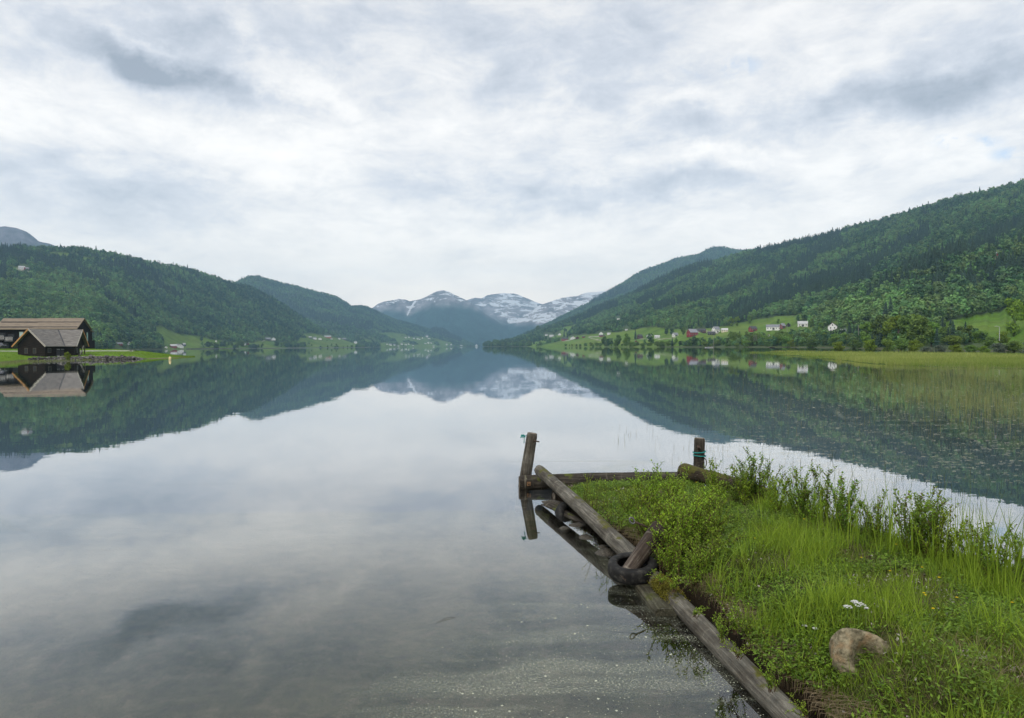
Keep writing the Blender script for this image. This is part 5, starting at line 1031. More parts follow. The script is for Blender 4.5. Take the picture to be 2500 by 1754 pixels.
# loose single reed stalks nearer by, some of them bent, and broken bits lying on the surface
STALK = leafmat('reed_dark', (0.03, 0.045, 0.02), (0.09, 0.11, 0.04), 0.1, 0.02)
px, py, P = imgpoints(1500, 1480, 2700, 1040, 1330); lim = 1120 + (px - 1700) * .19; k_ = (np.abs(py - lim + 40) < 55 + 25 * fbm(px / 60, py / 30, 3, 3)) & (r.random(len(px)) < .35 + .5 * (fbm(px / 35, py / 20, 3, 8) > .1)); P = P[k_]
blade_obj('water_stalks', P, r.uniform(.05, .38, len(P)) , np.full(len(P), .006), r.uniform(0, .5, len(P)), STALK, 'loose dark rush stalks poking out of the still water', 34, 3, curve=.9)
px, py, P = imgpoints(3400, 1600, 2750, 905, 1180); k_ = r.random(len(px)) < sstep(px - (py - 905) * .3, 1600, 1850); P = P[k_]; n = len(P); a_ = r.normal(0, .35, n); L_ = r.uniform(.004, .05, n) * (1 + P[:, 1] / 60); dd = np.stack([np.cos(a_), np.sin(a_), 0 * a_], 1) * L_[:, None]; ww = (.003 + P[:, 1] * .00006)[:, None] * np.stack([-np.sin(a_), np.cos(a_), 0 * a_ + .6], 1)
P[:, 2] = .006; V = np.stack([P - dd, P + dd, P + dd * .9 + ww, P - dd * .9 + ww], 1).reshape(-1, 3)
tag(mobj('floating_straw', bigmesh('floating_straw', V, np.arange(4 * n).reshape(n, 4), leafmat('straw_pale', (0.30, 0.30, 0.20), (0.50, 0.50, 0.42), .2, .02))), label='pale broken straws lying on the water between the reeds', kind='stuff')
# reed fringe before the boathouse
px, py, P = imgpoints(16000, -200, 340, 876, 896); base_ = interp([(-260, 898), (0, 886), (60, 881), (150, 879.3), (200, 878.8), (340, 877)], px); k_ = (py > base_ - 1) & (py < base_ + interp([(-200, 7), (0, 6), (190, 3.6), (250, 1.2), (340, .2)], px)); P = P[k_]
blade_obj('reed_fringe', P, r.uniform(.18, .5, len(P)), np.full(len(P), .03), np.full(len(P), .12), REEDM, 'pale green reed fringe in front of the boathouse', 35, 1, r.uniform(.1, .6, len(P)))
# meadow grass tufts on the spit
px_, py_ = r.uniform(0, 1, 26000), r.uniform(0.02, 1, 26000); qi = px_ * (len(FP) - 1.001); i_ = qi.astype(int); fq = (qi - i_)[:, None]; Fa = FP[i_] * (1 - fq) + FP[i_ + 1] * fq; Ca = CR[i_] * (1 - fq) + CR[i_ + 1] * fq; P = Fa + (Ca - Fa) * py_[:, None]; P[:, 2] = Ca[:, 2] * py_ ** .62 - .02
qx_, qy_ = proj(P); P = P[~((np.abs(qy_ - (857.6 + .6 * np.sin(qx_ / 60))) < 1.3) & (qx_ < 325))]
blade_obj('spit_grass', P, r.uniform(.12, .32, len(P)), np.full(len(P), .06), np.full(len(P), .3), leafmat('spit_grass_leaf', (0.09, 0.18, 0.012), (0.155, 0.25, 0.02), .35, .02), 'bright grass on the spit beside the boathouse', 36, 1)
# ------------------------------------------------------------------ foreground: old log crib filled with earth
def woodmat(name, c1, c2, c3, moss=None, mossat=0.6, gs=1.0):
    M = bpy.data.materials.new(name); M.use_nodes = True; t = NT(M.node_tree)
    oc = t.n('ShaderNodeTexCoord').outputs['Object']
    g = t.n('ShaderNodeMapping', inp={'Vector': oc, 'Scale': (0.9 * gs, 16 * gs, 16 * gs)}).outputs[0]
    grain = t.noise(g, 2.6, 7, 0.65, 0.3)
    ring = t.noise(t.n('ShaderNodeMapping', inp={'Vector': oc, 'Scale': (9, 1.2, 1.2)}).outputs[0], 1.5, 5, 0.6)
    patch = t.noise(oc, 2.3, 6, 0.62)
    col = t.ramp(grain, [(0.30, c1), (0.52, c2), (0.72, c3)])
    col = t.mix(t.mapr(patch, 0.42, 0.62), col, t.mix(1.0, col, (0.50, 0.47, 0.44), 'MULTIPLY'))
    col = t.mix(t.mapr(ring, 0.60, 0.70, 0, .6), col, (c3[0] * 1.35, c3[1] * 1.35, c3[2] * 1.3))
    lich = t.mapr(t.noise(oc, 26.0, 4, 0.7), 0.64, 0.70); lich = t.math('MULTIPLY', lich, t.mapr(t.noise(oc, 2.7, 3), .48, .6))
    col = t.mix(t.math('MULTIPLY', lich, .8), col, (0.36, 0.36, 0.30))
    if moss:
        nz = t.n('ShaderNodeSeparateXYZ', inp={0: t.n('ShaderNodeNewGeometry').outputs['Normal']}).outputs[2]
        mk = t.mapr(t.math('ADD', t.noise(oc, 3.4, 6, .65), t.math('MULTIPLY', nz, .16)), mossat, mossat + .07)
        col = t.mix(mk, col, t.ramp(t.noise(oc, 40, 3), [(.3, moss), (.7, (moss[0] * 2.2, moss[1] * 2.1, moss[2] * 1.6))]))
    h = t.math('ADD', t.math('MULTIPLY', grain, 0.6), t.math('MULTIPLY', t.noise(oc, 30, 4), .5))
    bn = t.n('ShaderNodeBump', inp={'Strength': 1.0, 'Distance': 0.022, 'Height': h})
    b = t.n('ShaderNodeBsdfPrincipled', inp={'Base Color': col, 'Roughness': 0.82, 'Specular IOR Level': 0.25, 'Normal': bn.outputs[0]})
    o = t.n('ShaderNodeOutputMaterial'); t.link(b.outputs[0], o.inputs[0]); return M
LOGG = woodmat('grey_log', (0.042, 0.039, 0.033), (0.125, 0.117, 0.097), (0.27, 0.255, 0.21), (0.05, 0.052, 0.010), .69)
LOGD = woodmat('dark_log', (0.016, 0.014, 0.012), (0.050, 0.043, 0.034), (0.15, 0.135, 0.108), (0.045, 0.055, 0.012), .70)
LOGM = woodmat('mossy_log', (0.022, 0.017, 0.012), (0.06, 0.045, 0.03), (0.13, 0.10, 0.065), (0.040, 0.040, 0.008), .60)
LOGR = woodmat('reddish_log', (0.026, 0.020, 0.017), (0.085, 0.066, 0.052), (0.22, 0.195, 0.165), None)
ENDG = mat('end_grain', (0.10, 0.085, 0.065), (0.22, 0.19, 0.15), 9, 0.85, bump=0.006)
IRON = mat('rusty_iron', (0.035, 0.026, 0.022), (0.085, 0.055, 0.04), 30, 0.65, metallic=0.3, bump=0.001); GALV = mat('weathered_steel', (0.10, 0.105, 0.11), (0.17, 0.17, 0.17), 20, 0.5, metallic=0.6)
ROPE = mat('teal_rope', (0.015, 0.20, 0.19), (0.03, 0.30, 0.28), 60, 0.8, bump=0.002)
def logobj(name, A, B, r0, r1, mt, seed=0, parent=None, seg=22, nseg=46, wob=.035, bend=0.02, cut=0.0):
    A = np.array(A, float); B = np.array(B, float); L = np.linalg.norm(B - A); X = (B - A) / L
    Yv = np.cross([0, 0, 1.0], X); 
    if np.linalg.norm(Yv) < .1: Yv = np.cross([0, 1.0, 0], X)
    Yv /= np.linalg.norm(Yv); Zv = np.cross(X, Yv)
    V = []
    for i in range(nseg + 1):
        u_ = i / nseg; x = u_ * L; rr = r0 + (r1 - r0) * u_
        for k in range(seg):
            th = 2 * math.pi * k / seg; n_ = float(fbm(math.cos(th) * 1.2 + x * 1.3 + seed * 7, math.sin(th) * 1.2 + seed * 3, 3, 5)); n2 = float(fbm(k * .9 + seed, x * .5, 2, 8))
            q_ = rr * (1 + wob * 2.2 * n_ + wob * .6 * n2)
            edge = 1 - 0.10 * (max(0, 1 - min(u_, 1 - u_) * L / .03)); xo = x + (cut * math.cos(th) * rr if i in (0, nseg) else 0)
            V.append((xo, q_ * edge * math.cos(th), q_ * edge * math.sin(th) + bend * math.sin(math.pi * u_)))
    b_ = [(i * seg + k, i * seg + (k + 1) % seg, (i + 1) * seg + (k + 1) % seg, (i + 1) * seg + k) for i in range(nseg) for k in range(seg)]
    q = MB(); q.add(V, [f[::-1] for f in b_], 0); q.f += [tuple(range(seg)), tuple(range(nseg * seg, (nseg + 1) * seg))[::-1]]; q.m += [1, 1]
    o = q.build(name, [mt, ENDG], None, True); M_ = Matrix.Identity(4)
    for i in range(3): M_[i][0] = X[i]; M_[i][1] = Yv[i]; M_[i][2] = Zv[i]; M_[i][3] = A[i]
    if parent: o.parent = parent; o.matrix_parent_inverse = parent.matrix_world.inverted()
    o.matrix_world = M_; return o
def W3(px, py, D): return at(px, py, D)
# the long weathered log on the lake side, in two lengths
o = logobj('log', W3(1316, 1148, 12.75), W3(1552, 1368, 8.0), .102, .112, LOGG, 1); tag(o, 'long grey weathered log running from the leaning post to the tyre', 'log')
LB0, LB1 = W3(1585, 1400, 7.75), W3(1868, 1688, 5.16); LB1 = LB0 + (LB1 - LB0) * 1.95
o = logobj('log', LB0, LB1, .090, .098, LOGG, 2, nseg=80, bend=-.01); tag(o, 'thick grey log running from the tyre to the bottom edge of the picture', 'log')
o = logobj('log', W3(1267, 1180, 12.95), W3(1688, 1168, 13.2), .145, .12, LOGD, 3, cut=0); tag(o, 'dark wet log lying across between the two standing posts', 'log')
q_ = o
q = MB(); P0 = W3(1291, 1182, 12.78); root = empty('bolt_plate', P0); tag(root, 'small rusty square plate and bolt on the dark cross log end', 'plate'); q.box(-.035, .035, -.02, .02, -.035, .035); q.build('plate', mat('rust_plate', (.14, .08, .04), (.22, .13, .07), 20, .8), root); q = MB(); q.tube([(0, -.02, 0), (0, -.05, 0)], .014, 8); q.build('bolt', IRON, root)
o = logobj('log', W3(1668, 1152, 12.6), W3(1880, 1212, 10.6), .15, .12, LOGM, 4, wob=.09); tag(o, 'mossy brown log running from the upright post into the shrubs', 'log')
o = logobj('log', W3(1352, 1212, 12.0), W3(1500, 1196, 12.4), .07, .05, LOGD, 5, wob=.08); tag(o, 'thin half rotten log lying just inside the dark cross log', 'log')
o = logobj('log', W3(1336, 1238, 11.6), W3(1440, 1296, 10.2), .10, .07, LOGD, 6, wob=.14); tag(o, 'black rotten log stump showing under the long weathered log', 'log')

# posts
def post(A, B, r0, r1, mt, label, seed, cut=0.0):
    A = np.array(A); B = np.array(B); root = empty('post', A); tag(root, label, 'post'); bpy.context.view_layer.update()
    logobj('shaft', A, B, r0, r1, mt, seed, root, seg=20, nseg=24, bend=0, wob=.05, cut=cut); return root
p1b = W3(1281, 1178, 13.12); p1t = W3(1300, 1058, 13.12); p1b = p1b + (p1b - p1t) * .6
p1 = post(p1b, p1t, .118, .108, LOGG, 'leaning grey post at the far left corner of the log crib', 7)
def child_tube(parent, name, pts, rad, mt, seg=8, rel=True):
    q = MB(); q.tube([np.array(p) - np.array(parent.location) for p in pts], rad, seg); return q.build(name, mt, parent, True)
child_tube(p1, 'bolt', [W3(1303, 1077, 13.0), W3(1317, 1079, 13.0)], .013, IRON)
child_tube(p1, 'bolt', [W3(1320, 1152, 12.9), W3(1335, 1151, 12.9)], .013, IRON)
def rope_obj(name, pts, rad, label, closed=False):
    q = MB(); q.tube(pts, rad, 6, cap=not closed); o = q.build(name, ROPE, None, True); tag(o, label, 'rope'); return o
k0 = W3(1279, 1067, 13.0); r = np.random.default_rng(3)
rope_obj('rope', [k0 + (.0, 0, -.12), k0 + (.01, 0, -.03)] + [k0 + np.array([.035 * math.cos(a * 1.9) - .03 + .01 * a * .3, .03 * math.sin(a * 1.3), .022 * math.sin(a * 2.7) + .005 * a * .5]) for a in np.linspace(0, 8, 34)] + [k0 + (.05, .0, .02)], .0085, 'green rope knot on the leaning post')
p2b = W3(1705, 1160, 12.9); p2t = W3(1708, 1070, 12.9); p2b = p2b + (p2b - p2t) * .5
p2 = post(p2b, p2t, .108, .104, LOGD, 'upright dark post with teal rope at the right end of the cross log', 8)
for n_, (py_, tl) in enumerate(((1103.5, .012), (1112.5, -.008))):
    c_ = W3(1707.5, py_, 12.9); rope_obj('rope', [c_ + np.array([.117 * math.cos(a), .117 * math.sin(a), tl * math.cos(a)]) for a in np.linspace(0, 2 * math.pi, 30)], .010, ['upper teal rope loop tied round the upright post', 'lower teal rope loop tied round the upright post'][n_], True)
child_tube(p2, 'knot_iron', [W3(1705, 1090, 12.78), W3(1706, 1093, 12.74), W3(1708, 1098, 12.78)], .03, IRON)
child_tube(p2, 'wire_loop', [W3(1719, 1131, 12.85) + np.array([.045 * math.cos(a), 0, .09 * math.sin(a)]) for a in np.linspace(-1.9, 2.4, 14)], .009, IRON)
p3b = W3(1538, 1388, 7.62); p3t = W3(1612, 1288, 7.95); p3b = p3b + (p3b - p3t) * .25
p3 = post(p3b, p3t, .075, .105, LOGR, 'short leaning stake with cracked reddish wood standing inside the tyre', 9, cut=.25)
e0 = W3(1543, 1271.5, 7.85); sx = W3(1572, 1284, 7.85)
q = MB(); ax = (sx - e0) / np.linalg.norm(sx - e0); ring_ = [e0 + .032 * (math.cos(a) * ax + math.sin(a) * np.array([0, .25, .97])) for a in np.linspace(0, 2 * math.pi, 22)]
root = empty('eye_bolt', e0); tag(root, 'steel eye bolt with round ring sticking out beside the leaning stake', 'bolt')
child_tube(root, 'ring', ring_, .0095, GALV); child_tube(root, 'shank', [e0 + ax * .035, sx + ax * .05], .011, IRON)
child_tube(p3, 'iron_strap', [W3(1616, 1293, 7.85), W3(1624, 1310, 7.80), W3(1614, 1316, 7.82), W3(1600, 1312, 7.84)], .012, IRON)

# tyre lying round the stake
TC = W3(1545, 1386, 7.72); TC[2] = .185
TREAD = mat('tyre_rubber', (0.006, 0.006, 0.006), (0.020, 0.0195, 0.019), 7, 0.72, bump=0.002, c3=(0.045, 0.043, 0.038), s3=14)
sec = [(.178, -.052), (.182, -.072), (.215, -.088), (.262, -.083), (.287, -.068), (.297, -.04), (.297, .0), (.297, .04), (.287, .068), (.262, .083), (.215, .088), (.182, .072), (.178, .052), (.192, .05), (.23, .062), (.262, .058), (.272, .0), (.262, -.058), (.23, -.062), (.192, -.05)]
V, Fc = [], []; ns = 96; ml = len(sec)
for i in range(ns):
    th = 2 * math.pi * i / ns
    for j, (rr, z) in enumerate(sec):
        g_ = -.006 if (5 <= j <= 7 and i % 2) else 0; V.append(((rr + g_) * math.cos(th), (rr + g_) * math.sin(th), z))
for i in range(ns):
    for j in range(ml): a = i * ml + j; b_ = i * ml + (j + 1) % ml; c_ = ((i + 1) % ns) * ml + (j + 1) % ml; d_ = ((i + 1) % ns) * ml + j; Fc.append((a, b_, c_, d_))
tyre_me = MB(); tyre_me.add(V, Fc)
o = tyre_me.build('tyre', TREAD, None, False); o.location = TC - np.array([0, 0, .02]); o.rotation_euler = (R(7), R(-3), 0); o.scale = (.95, .95, 1.0)
me = o.data; me.polygons.foreach_set('use_smooth', [True] * len(me.polygons)); tag(o, 'black car tyre hanging flat round the leaning stake at the log', 'tyre')
o2 = mobj('tyre', me); c2 = onz(1390, 1264, -.09); o2.location = c2; o2.rotation_euler = (R(64), R(12), R(38)); o2.scale = (.9, .9, 1.0); tag(o2, 'half sunk old tyre with a dull muddy rim under the long weathered log', 'tyre')
# squared timber in the water
TIMB = woodmat('algae_timber', (0.035, 0.034, 0.022), (0.085, 0.082, 0.055), (0.18, 0.175, 0.125), (0.04, 0.045, 0.015), .70)
def beam(A, B, w, h, mt, name, label, seed=0):
    A = np.array(A); B = np.array(B); L = np.linalg.norm(B - A); X = (B - A) / L; Yv = np.cross([0, 0, 1.], X); Yv /= np.linalg.norm(Yv); Zv = np.cross(X, Yv); q = MB(); n = 24; rr = np.random.default_rng(seed)
    V = []
    for i in range(n + 1):
        for (y_, z_) in ((-1, -1), (-1, .8), (-.85, 1), (.85, 1), (1, .8), (1, -1)): V.append((L * i / n, y_ * w / 2 * (1 + rr.normal(0, .02)), z_ * h / 2 * (1 + rr.normal(0, .03))))
    Fc = [(i * 6 + k, (i + 1) * 6 + k, (i + 1) * 6 + (k + 1) % 6, i * 6 + (k + 1) % 6) for i in range(n) for k in range(6)] + [(5, 4, 3, 2, 1, 0), tuple(n * 6 + k for k in range(6))]
    q.add(V, Fc); o = q.build(name, mt); M_ = Matrix.Identity(4)
    for i in range(3): M_[i][0] = X[i]; M_[i][1] = Yv[i]; M_[i][2] = Zv[i]; M_[i][3] = A[i]
    o.matrix_world = M_; return tag(o, label, 'timber')
b1_, b2_ = onz(1600, 1410, -.05), onz(1632, 1515, -.05); 
b1_ = onz(1545, 1405, -.03); b2_ = onz(1629, 1512, -.03); beam(b1_, b2_, .24, .20, TIMB, 'squared_timber', 'green slimed squared timber end lying at the water below the tyre', 1)
beam(onz(1415, 1312, -.10), onz(1508, 1425, -.09), .14, .18, TIMB, 'squared_timber', 'long sunken timber between the tyre and the leaning post', 2)
# stones in the shallows and on the bank
SW = mat('wet_stone', (0.025, 0.022, 0.018), (0.085, 0.075, 0.06), 7, 0.5, bump=0.01, c3=(0.14, 0.13, 0.10), s3=12); r = np.random.default_rng(77)
for (px, py, s_, lb) in ((1420, 1312, .17, 'wet flat stone in the water half way along the long log'), (1474, 1350, .18, 'round wet stone in the water just left of the tyre'), (1400, 1282, .14, 'dark stone beside the half sunk tyre'), (1345, 1228, .22, 'dark stone under the far end of the long log'), (1462, 1335, .11, 'small pale stone under the long log'), (1370, 1290, .10, 'small stone farthest out in the water beside the half sunk tyre'), (1640, 1490, .16, 'mossy stone between the squared timber and the thick log')):
    me = rock_mesh(r, 1, .75, .5, 2, .2); me.materials.append(SW); me.polygons.foreach_set('use_smooth', [True] * len(me.polygons)); o = mobj('stone', me); P0 = onz(px, py, 0.0); o.location = (P0[0] + .05, P0[1], -.45 * s_ * .5); o.scale = (s_, s_, s_ * .9); o.rotation_euler = (0, 0, r.random() * 6); tag(o, lb, 'stone')

q = MB(); a_ = onz(1066, 1520, .004); b_ = onz(1112, 1507, .004); q.tube([a_, (a_ + b_) / 2 + [0, .03, .006], b_], [.0015, .0025, .0015], 6); tag(q.build('floating_stick', BARK), 'thin dark stick floating on the open water left of the log', 'stick')
# ---- bank ground
YL = [-40, -4, -2.5, -1.5, 0, 2, 5.16, 8.1, 12.3, 13.2]; XLl = [-60, -30, -6, 2.0, 2.70, 2.44, 2.00, 1.53, .66, .6]
YR_ = [-40, -6, 0, 3, 5, 6.5, 7.4, 8.9, 11.4, 12.6, 13.2]; XRr = [80, 30, 10, 7.0, 5.75, 5.1, 4.75, 4.35, 3.75, 3.1, 2.6]
def gz(x, y):
    x = np.asarray(x, float); y = np.asarray(y, float)
    er = .20 * np.exp(-((y - 6.5) / .45) ** 2) + .14 * np.exp(-((y - 8.8) / .5) ** 2) + .12 * np.exp(-((y - 4.9) / .25) ** 2)
    l = x - np.interp(y, YL, XLl) - er - .10 * fbm(x * 1.5, y * 1.9, 3, 81) - .02; rr = np.interp(y, YR_, XRr) - x + .15 * fbm(x, y * 1.3, 3, 83); fr = 12.45 - y + .1 * fbm(x * 1.3, y, 3, 85)
    d = np.minimum(np.minimum(l * 1.6, rr), fr)
    zin = np.interp(y, [0, 2, 4, 6, 9, 11, 12.5], [.95, .80, .58, .46, .36, .26, .17]) + .05 * fbm(x * 1.1, y * 1.1, 4, 87)
    ze = np.interp(y, [4, 6, 9, 12.5], [.14, .16, .22, .15]); zin = ze + (zin - ze) * sstep(l, -.05, .75)
    s_ = sstep(d, -.08, .10); return -.55 + (zin + .55) * s_
xs = np.concatenate([np.linspace(-60, -8, 12), np.linspace(-7, -0.2, 24), np.linspace(0, 6.6, 190), np.linspace(6.8, 12, 20), np.linspace(13, 80, 16)]); ys = np.concatenate([np.linspace(-40, -7, 12), np.linspace(-6, 2.4, 50), np.linspace(2.45, 13.4, 270)])
GX, GY = np.meshgrid(xs, ys); GZ = gz(GX, GY) + .022 * fbm(GX * 7, GY * 7, 3, 88); n_, m_ = GX.shape; ii = np.arange(n_ * m_).reshape(n_, m_)
SOIL = bpy.data.materials.new('bank_soil'); SOIL.use_nodes = True; t = NT(SOIL.node_tree); oc = t.n('ShaderNodeTexCoord').outputs['Object']
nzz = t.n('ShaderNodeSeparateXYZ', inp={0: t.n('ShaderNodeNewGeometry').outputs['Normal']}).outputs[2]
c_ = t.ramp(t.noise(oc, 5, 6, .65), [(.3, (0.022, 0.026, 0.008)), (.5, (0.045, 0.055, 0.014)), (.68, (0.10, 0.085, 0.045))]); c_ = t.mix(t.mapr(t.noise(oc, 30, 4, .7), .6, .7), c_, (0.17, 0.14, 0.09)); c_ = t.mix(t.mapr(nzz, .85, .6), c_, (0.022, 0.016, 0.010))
bn = t.n('ShaderNodeBump', inp={'Strength': 1., 'Distance': .03, 'Height': t.noise(oc, 22, 5, .7)}); b_ = t.n('ShaderNodeBsdfPrincipled', inp={'Base Color': c_, 'Roughness': .95, 'Specular IOR Level': .1, 'Normal': bn.outputs[0]}); o = t.n('ShaderNodeOutputMaterial'); t.link(b_.outputs[0], o.inputs[0])
tag(mobj('bank', bigmesh('bank', np.stack([GX, GY, GZ], -1).reshape(-1, 3), np.stack([ii[:-1, :-1], ii[:-1, 1:], ii[1:, 1:], ii[1:, :-1]], -1).reshape(-1, 4), SOIL, True)), kind='structure', label='earth bank held by the log crib')
def onbank(px, py):
    d = ray(px, py); z = .5
    for _ in range(12): P0 = CAM + d * ((z - CH) / d[2]); z = .5 * z + .5 * float(gz(P0[0], P0[1]))
    P0[2] = float(gz(P0[0], P0[1])); return P0

# ---- the reddish boulder in the grass
BOU = mat('granite_boulder', (0.075, 0.066, 0.040), (0.30, 0.26, 0.17), 22, .9, bump=.012, bscale=60, detail=8, c3=(0.26, 0.18, 0.10), s3=9)
import bmesh
P0 = onbank(2112, 1622); bm = bmesh.new(); bmesh.ops.create_icosphere(bm, subdivisions=4, radius=1.0)
for v_ in bm.verts:
    x, y, z = v_.co; n_ = float(fbm(x * 1.6 + 4, y * 1.6 + z * 1.2, 4, 9)); k_ = 1 + .22 * n_
    dent = math.exp(-((x + .12) / .42) ** 2 - ((z - .30) / .5) ** 2) * (.42 if y < 0 else 0) * min(1, -y * 2.5 if y < 0 else 0)
    v_.co = Vector((x * .285 * k_ + z * -.02 + (.05 * max(0, -z)), y * .20 * k_ + dent * .50, (z * (1.0 - .25 * x) * .235) * k_))
me = bpy.data.meshes.new('boulder'); bm.to_mesh(me); bm.free(); me.materials.append(BOU); me.polygons.foreach_set('use_smooth', [True] * len(me.polygons))
o = mobj('boulder', me); o.location = P0 + np.array([.06, .06, -.045]); o.rotation_euler = (0, R(12), R(-8)); tag(o, 'reddish granite boulder with a hollow side lying in the grass', 'boulder')

# ---- grasses
r = np.random.default_rng(99)
GR1 = leafmat('grass_blade', (0.110, 0.195, 0.018), (0.30, 0.41, 0.042), .45, .02, vcol=True, rough=.45); GR2 = leafmat('turf_blade', (0.075, 0.125, 0.015), (0.22, 0.30, 0.040), .35, .02, vcol=True); GRD = leafmat('dry_grass', (0.13, 0.095, 0.050), (0.30, 0.24, 0.15), .2, .02, vcol=True)
def bankpts(n, y0=2.2, y1=12.8):
    y = y1 - (y1 - y0) * r.random(n) ** .8; xl = np.interp(y, YL, XLl); xr = np.minimum(np.interp(y, YR_, XRr), (2560 - CX) / F * y + .2); x = xl + (xr - xl) * r.random(n); z = gz(x, y); k_ = z > .12; P = np.stack([x, y, z - .01], 1)[k_]; return P
P = bankpts(76000); n = len(P); pn = fbm(P[:, 0] * 1.2, P[:, 1] * 1.2, 4, 41); bare = fbm(P[:, 0] * 2.1 + 5, P[:, 1] * 2.1, 3, 43); k_ = r.random(n) < np.where(bare > .22, .25, 1); P = P[k_]; pn = pn[k_]
blade_obj('turf', P, r.uniform(.035, .12, len(P)) * (1 + .5 * pn), np.full(len(P), .0042), r.uniform(.2, .9, len(P)), GR2, 'short mixed turf covering the bank', 51, 2, np.clip(.45 + .5 * pn + r.normal(0, .2, len(P)), 0, 1))
P = bankpts(60000); px, py = proj(P); pn = fbm(P[:, 0] * 1.6 + 3, P[:, 1] * 1.6, 4, 45)
tall = sstep(px, 1690, 1850) * (1 - .85 * inpoly(px, py, [(1850, 1600), (2240, 1560), (2520, 1560), (2520, 1800), (1850, 1800)])) * sstep(py - (1150 + (px - 1800) * .2), 0, 60) * (1 - .75 * np.exp(-((px - 1830) / 130) ** 2 - ((py - 1270) / 40) ** 2))
tall = np.maximum(tall, .8 * np.exp(-((px - 1560) / 90) ** 2 - ((py - 1195) / 16) ** 2))
k_ = r.random(len(P)) < .9 * tall * np.clip(.28 + 2.0 * pn, .02, 1); P = P[k_]; pn = pn[k_]; px = px[k_]
hh = r.uniform(.10, .30, len(P)) * (1 + .6 * pn); hh[px < 1700] *= .45; big = r.random(len(P)) < .09; hh[big] *= 1.5
blade_obj('tall_grass', P, hh, r.uniform(.004, .0085, len(P)), r.uniform(.05, .8, len(P)) ** 1.1, GR1, 'tall fresh green grass on the bank', 52, 4, np.clip(.5 + .4 * pn + r.normal(0, .28, len(P)), 0, 1), .35)
P = bankpts(40000); l = P[:, 0] - np.interp(P[:, 1], YL, XLl); px, py = proj(P); bare = fbm(P[:, 0] * 2.1 + 5, P[:, 1] * 2.1, 3, 43)
k_ = r.random(len(P)) < np.where(l < .30, .26, 0) + np.where(bare > .10, .42, .10); P = P[k_]; blade_obj('dry_grass', P, r.uniform(.05, .17, len(P)), np.full(len(P), .003), r.uniform(.5, 1.6, len(P)), GRD, 'dry brown grass and straw at the edge of the bank', 53, 3, r.random(len(P)))
# straw hanging down over the undercut edge
y = r.uniform(3.9, 12.2, 2600); x = np.interp(y, YL, XLl) + r.uniform(.10, .30, len(y)) + .16 * np.exp(-((y - 6.6) / .8) ** 2); z = gz(x, y); k_ = z > .02; P = np.stack([x, y, z], 1)[k_]; n = len(P); L_ = r.uniform(.03, .12, n); o1 = P + np.stack([-.05 - .06 * r.random(n), r.normal(0, .02, n), .015 * r.random(n)], 1); o2 = o1 + np.stack([-.02 * r.random(n), r.normal(0, .03, n), -L_], 1); w_ = np.array([0, .003, 0])
V = np.stack([P - w_, P + w_, o1 + w_, o1 - w_, o2 - w_ * .3, o2 + w_ * .3], 1).reshape(-1, 3); b_ = np.arange(n)[:, None] * 6; Fc = np.concatenate([b_ + [[0, 1, 2, 3]], b_ + [[3, 2, 5, 4]]]); me = bigmesh('hanging_straw', V, Fc, GRD); fattr(me, 'tint', np.repeat(r.random(n) * .8, 6)); tag(mobj('hanging_straw', me), label='dead straw hanging over the edge of the bank', kind='stuff')
# pale dead leaves and lichen flakes on the ground
P = bankpts(26000); px, py = proj(P); pat = fbm(P[:, 0] * 2.6, P[:, 1] * 2.6, 3, 47); k_ = (pat > .22) & (r.random(len(P)) < .5) | (r.random(len(P)) < .03); P = P[k_]; n = len(P); a_ = r.uniform(0, 6.28, n); s_ = r.uniform(.006, .020, n)[:, None]; d1 = np.stack([np.cos(a_), np.sin(a_), r.normal(0, .5, n)], 1) * s_; d2 = np.stack([-np.sin(a_), np.cos(a_), r.normal(0, .5, n)], 1) * s_ * .6; P[:, 2] += .025
V = np.stack([P - d1, P - d2, P + d1, P + d2], 1).reshape(-1, 3); tag(mobj('dead_leaves', bigmesh('dead_leaves', V, np.arange(4 * n).reshape(n, 4), leafmat('dead_leaf', (0.20, 0.17, 0.13), (0.46, 0.43, 0.40), .1, .02))), label='pale dead leaves and lichen flakes lying in the turf', kind='stuff')
# low broadleaved herbs (silverweed, clover) between the grass
def herbcloud(P, size, r, per=9):
    n = len(P); sp_ = 1.0 if per > 1 else .12; C = np.repeat(P, per, 0) + r.normal(0, 1, (n * per, 3)) * np.array([.045, .045, .02]) * sp_ + np.array([0, 0, .045]); N_ = len(C)
    a_ = r.uniform(0, 6.28, N_); tl = r.normal(.1, .35, N_); d1 = np.stack([np.cos(a_), np.sin(a_), tl], 1) * (size * r.uniform(.6, 1.4, N_))[:, None]; d2 = np.stack([-np.sin(a_), np.cos(a_), r.normal(0, .3, N_)], 1) * (size * .5 * r.uniform(.7, 1.2, N_))[:, None]
    return np.stack([C - d1, C - d2, C + d1, C + d2], 1).reshape(-1, 3), np.arange(4 * N_).reshape(N_, 4)
P = bankpts(17000); pn = fbm(P[:, 0] * 1.9 + 9, P[:, 1] * 1.9, 3, 49); qx, qy = proj(P); P = P[(pn > -.12) & ~((qx > 2120) & (qy > 1560) & (r.random(len(P)) < .8))]; V, Fc = herbcloud(P, .016, r); tag(mobj('herbs', bigmesh('herbs', V, Fc, leafmat('herb_leaf', (0.075, 0.15, 0.018), (0.19, 0.30, 0.035), .35, .02))), label='low leafy herbs growing through the turf', kind='stuff')
P = onbank(1655, 1462); 
n = 9000; y = r.uniform(7.05, 7.5, n); 
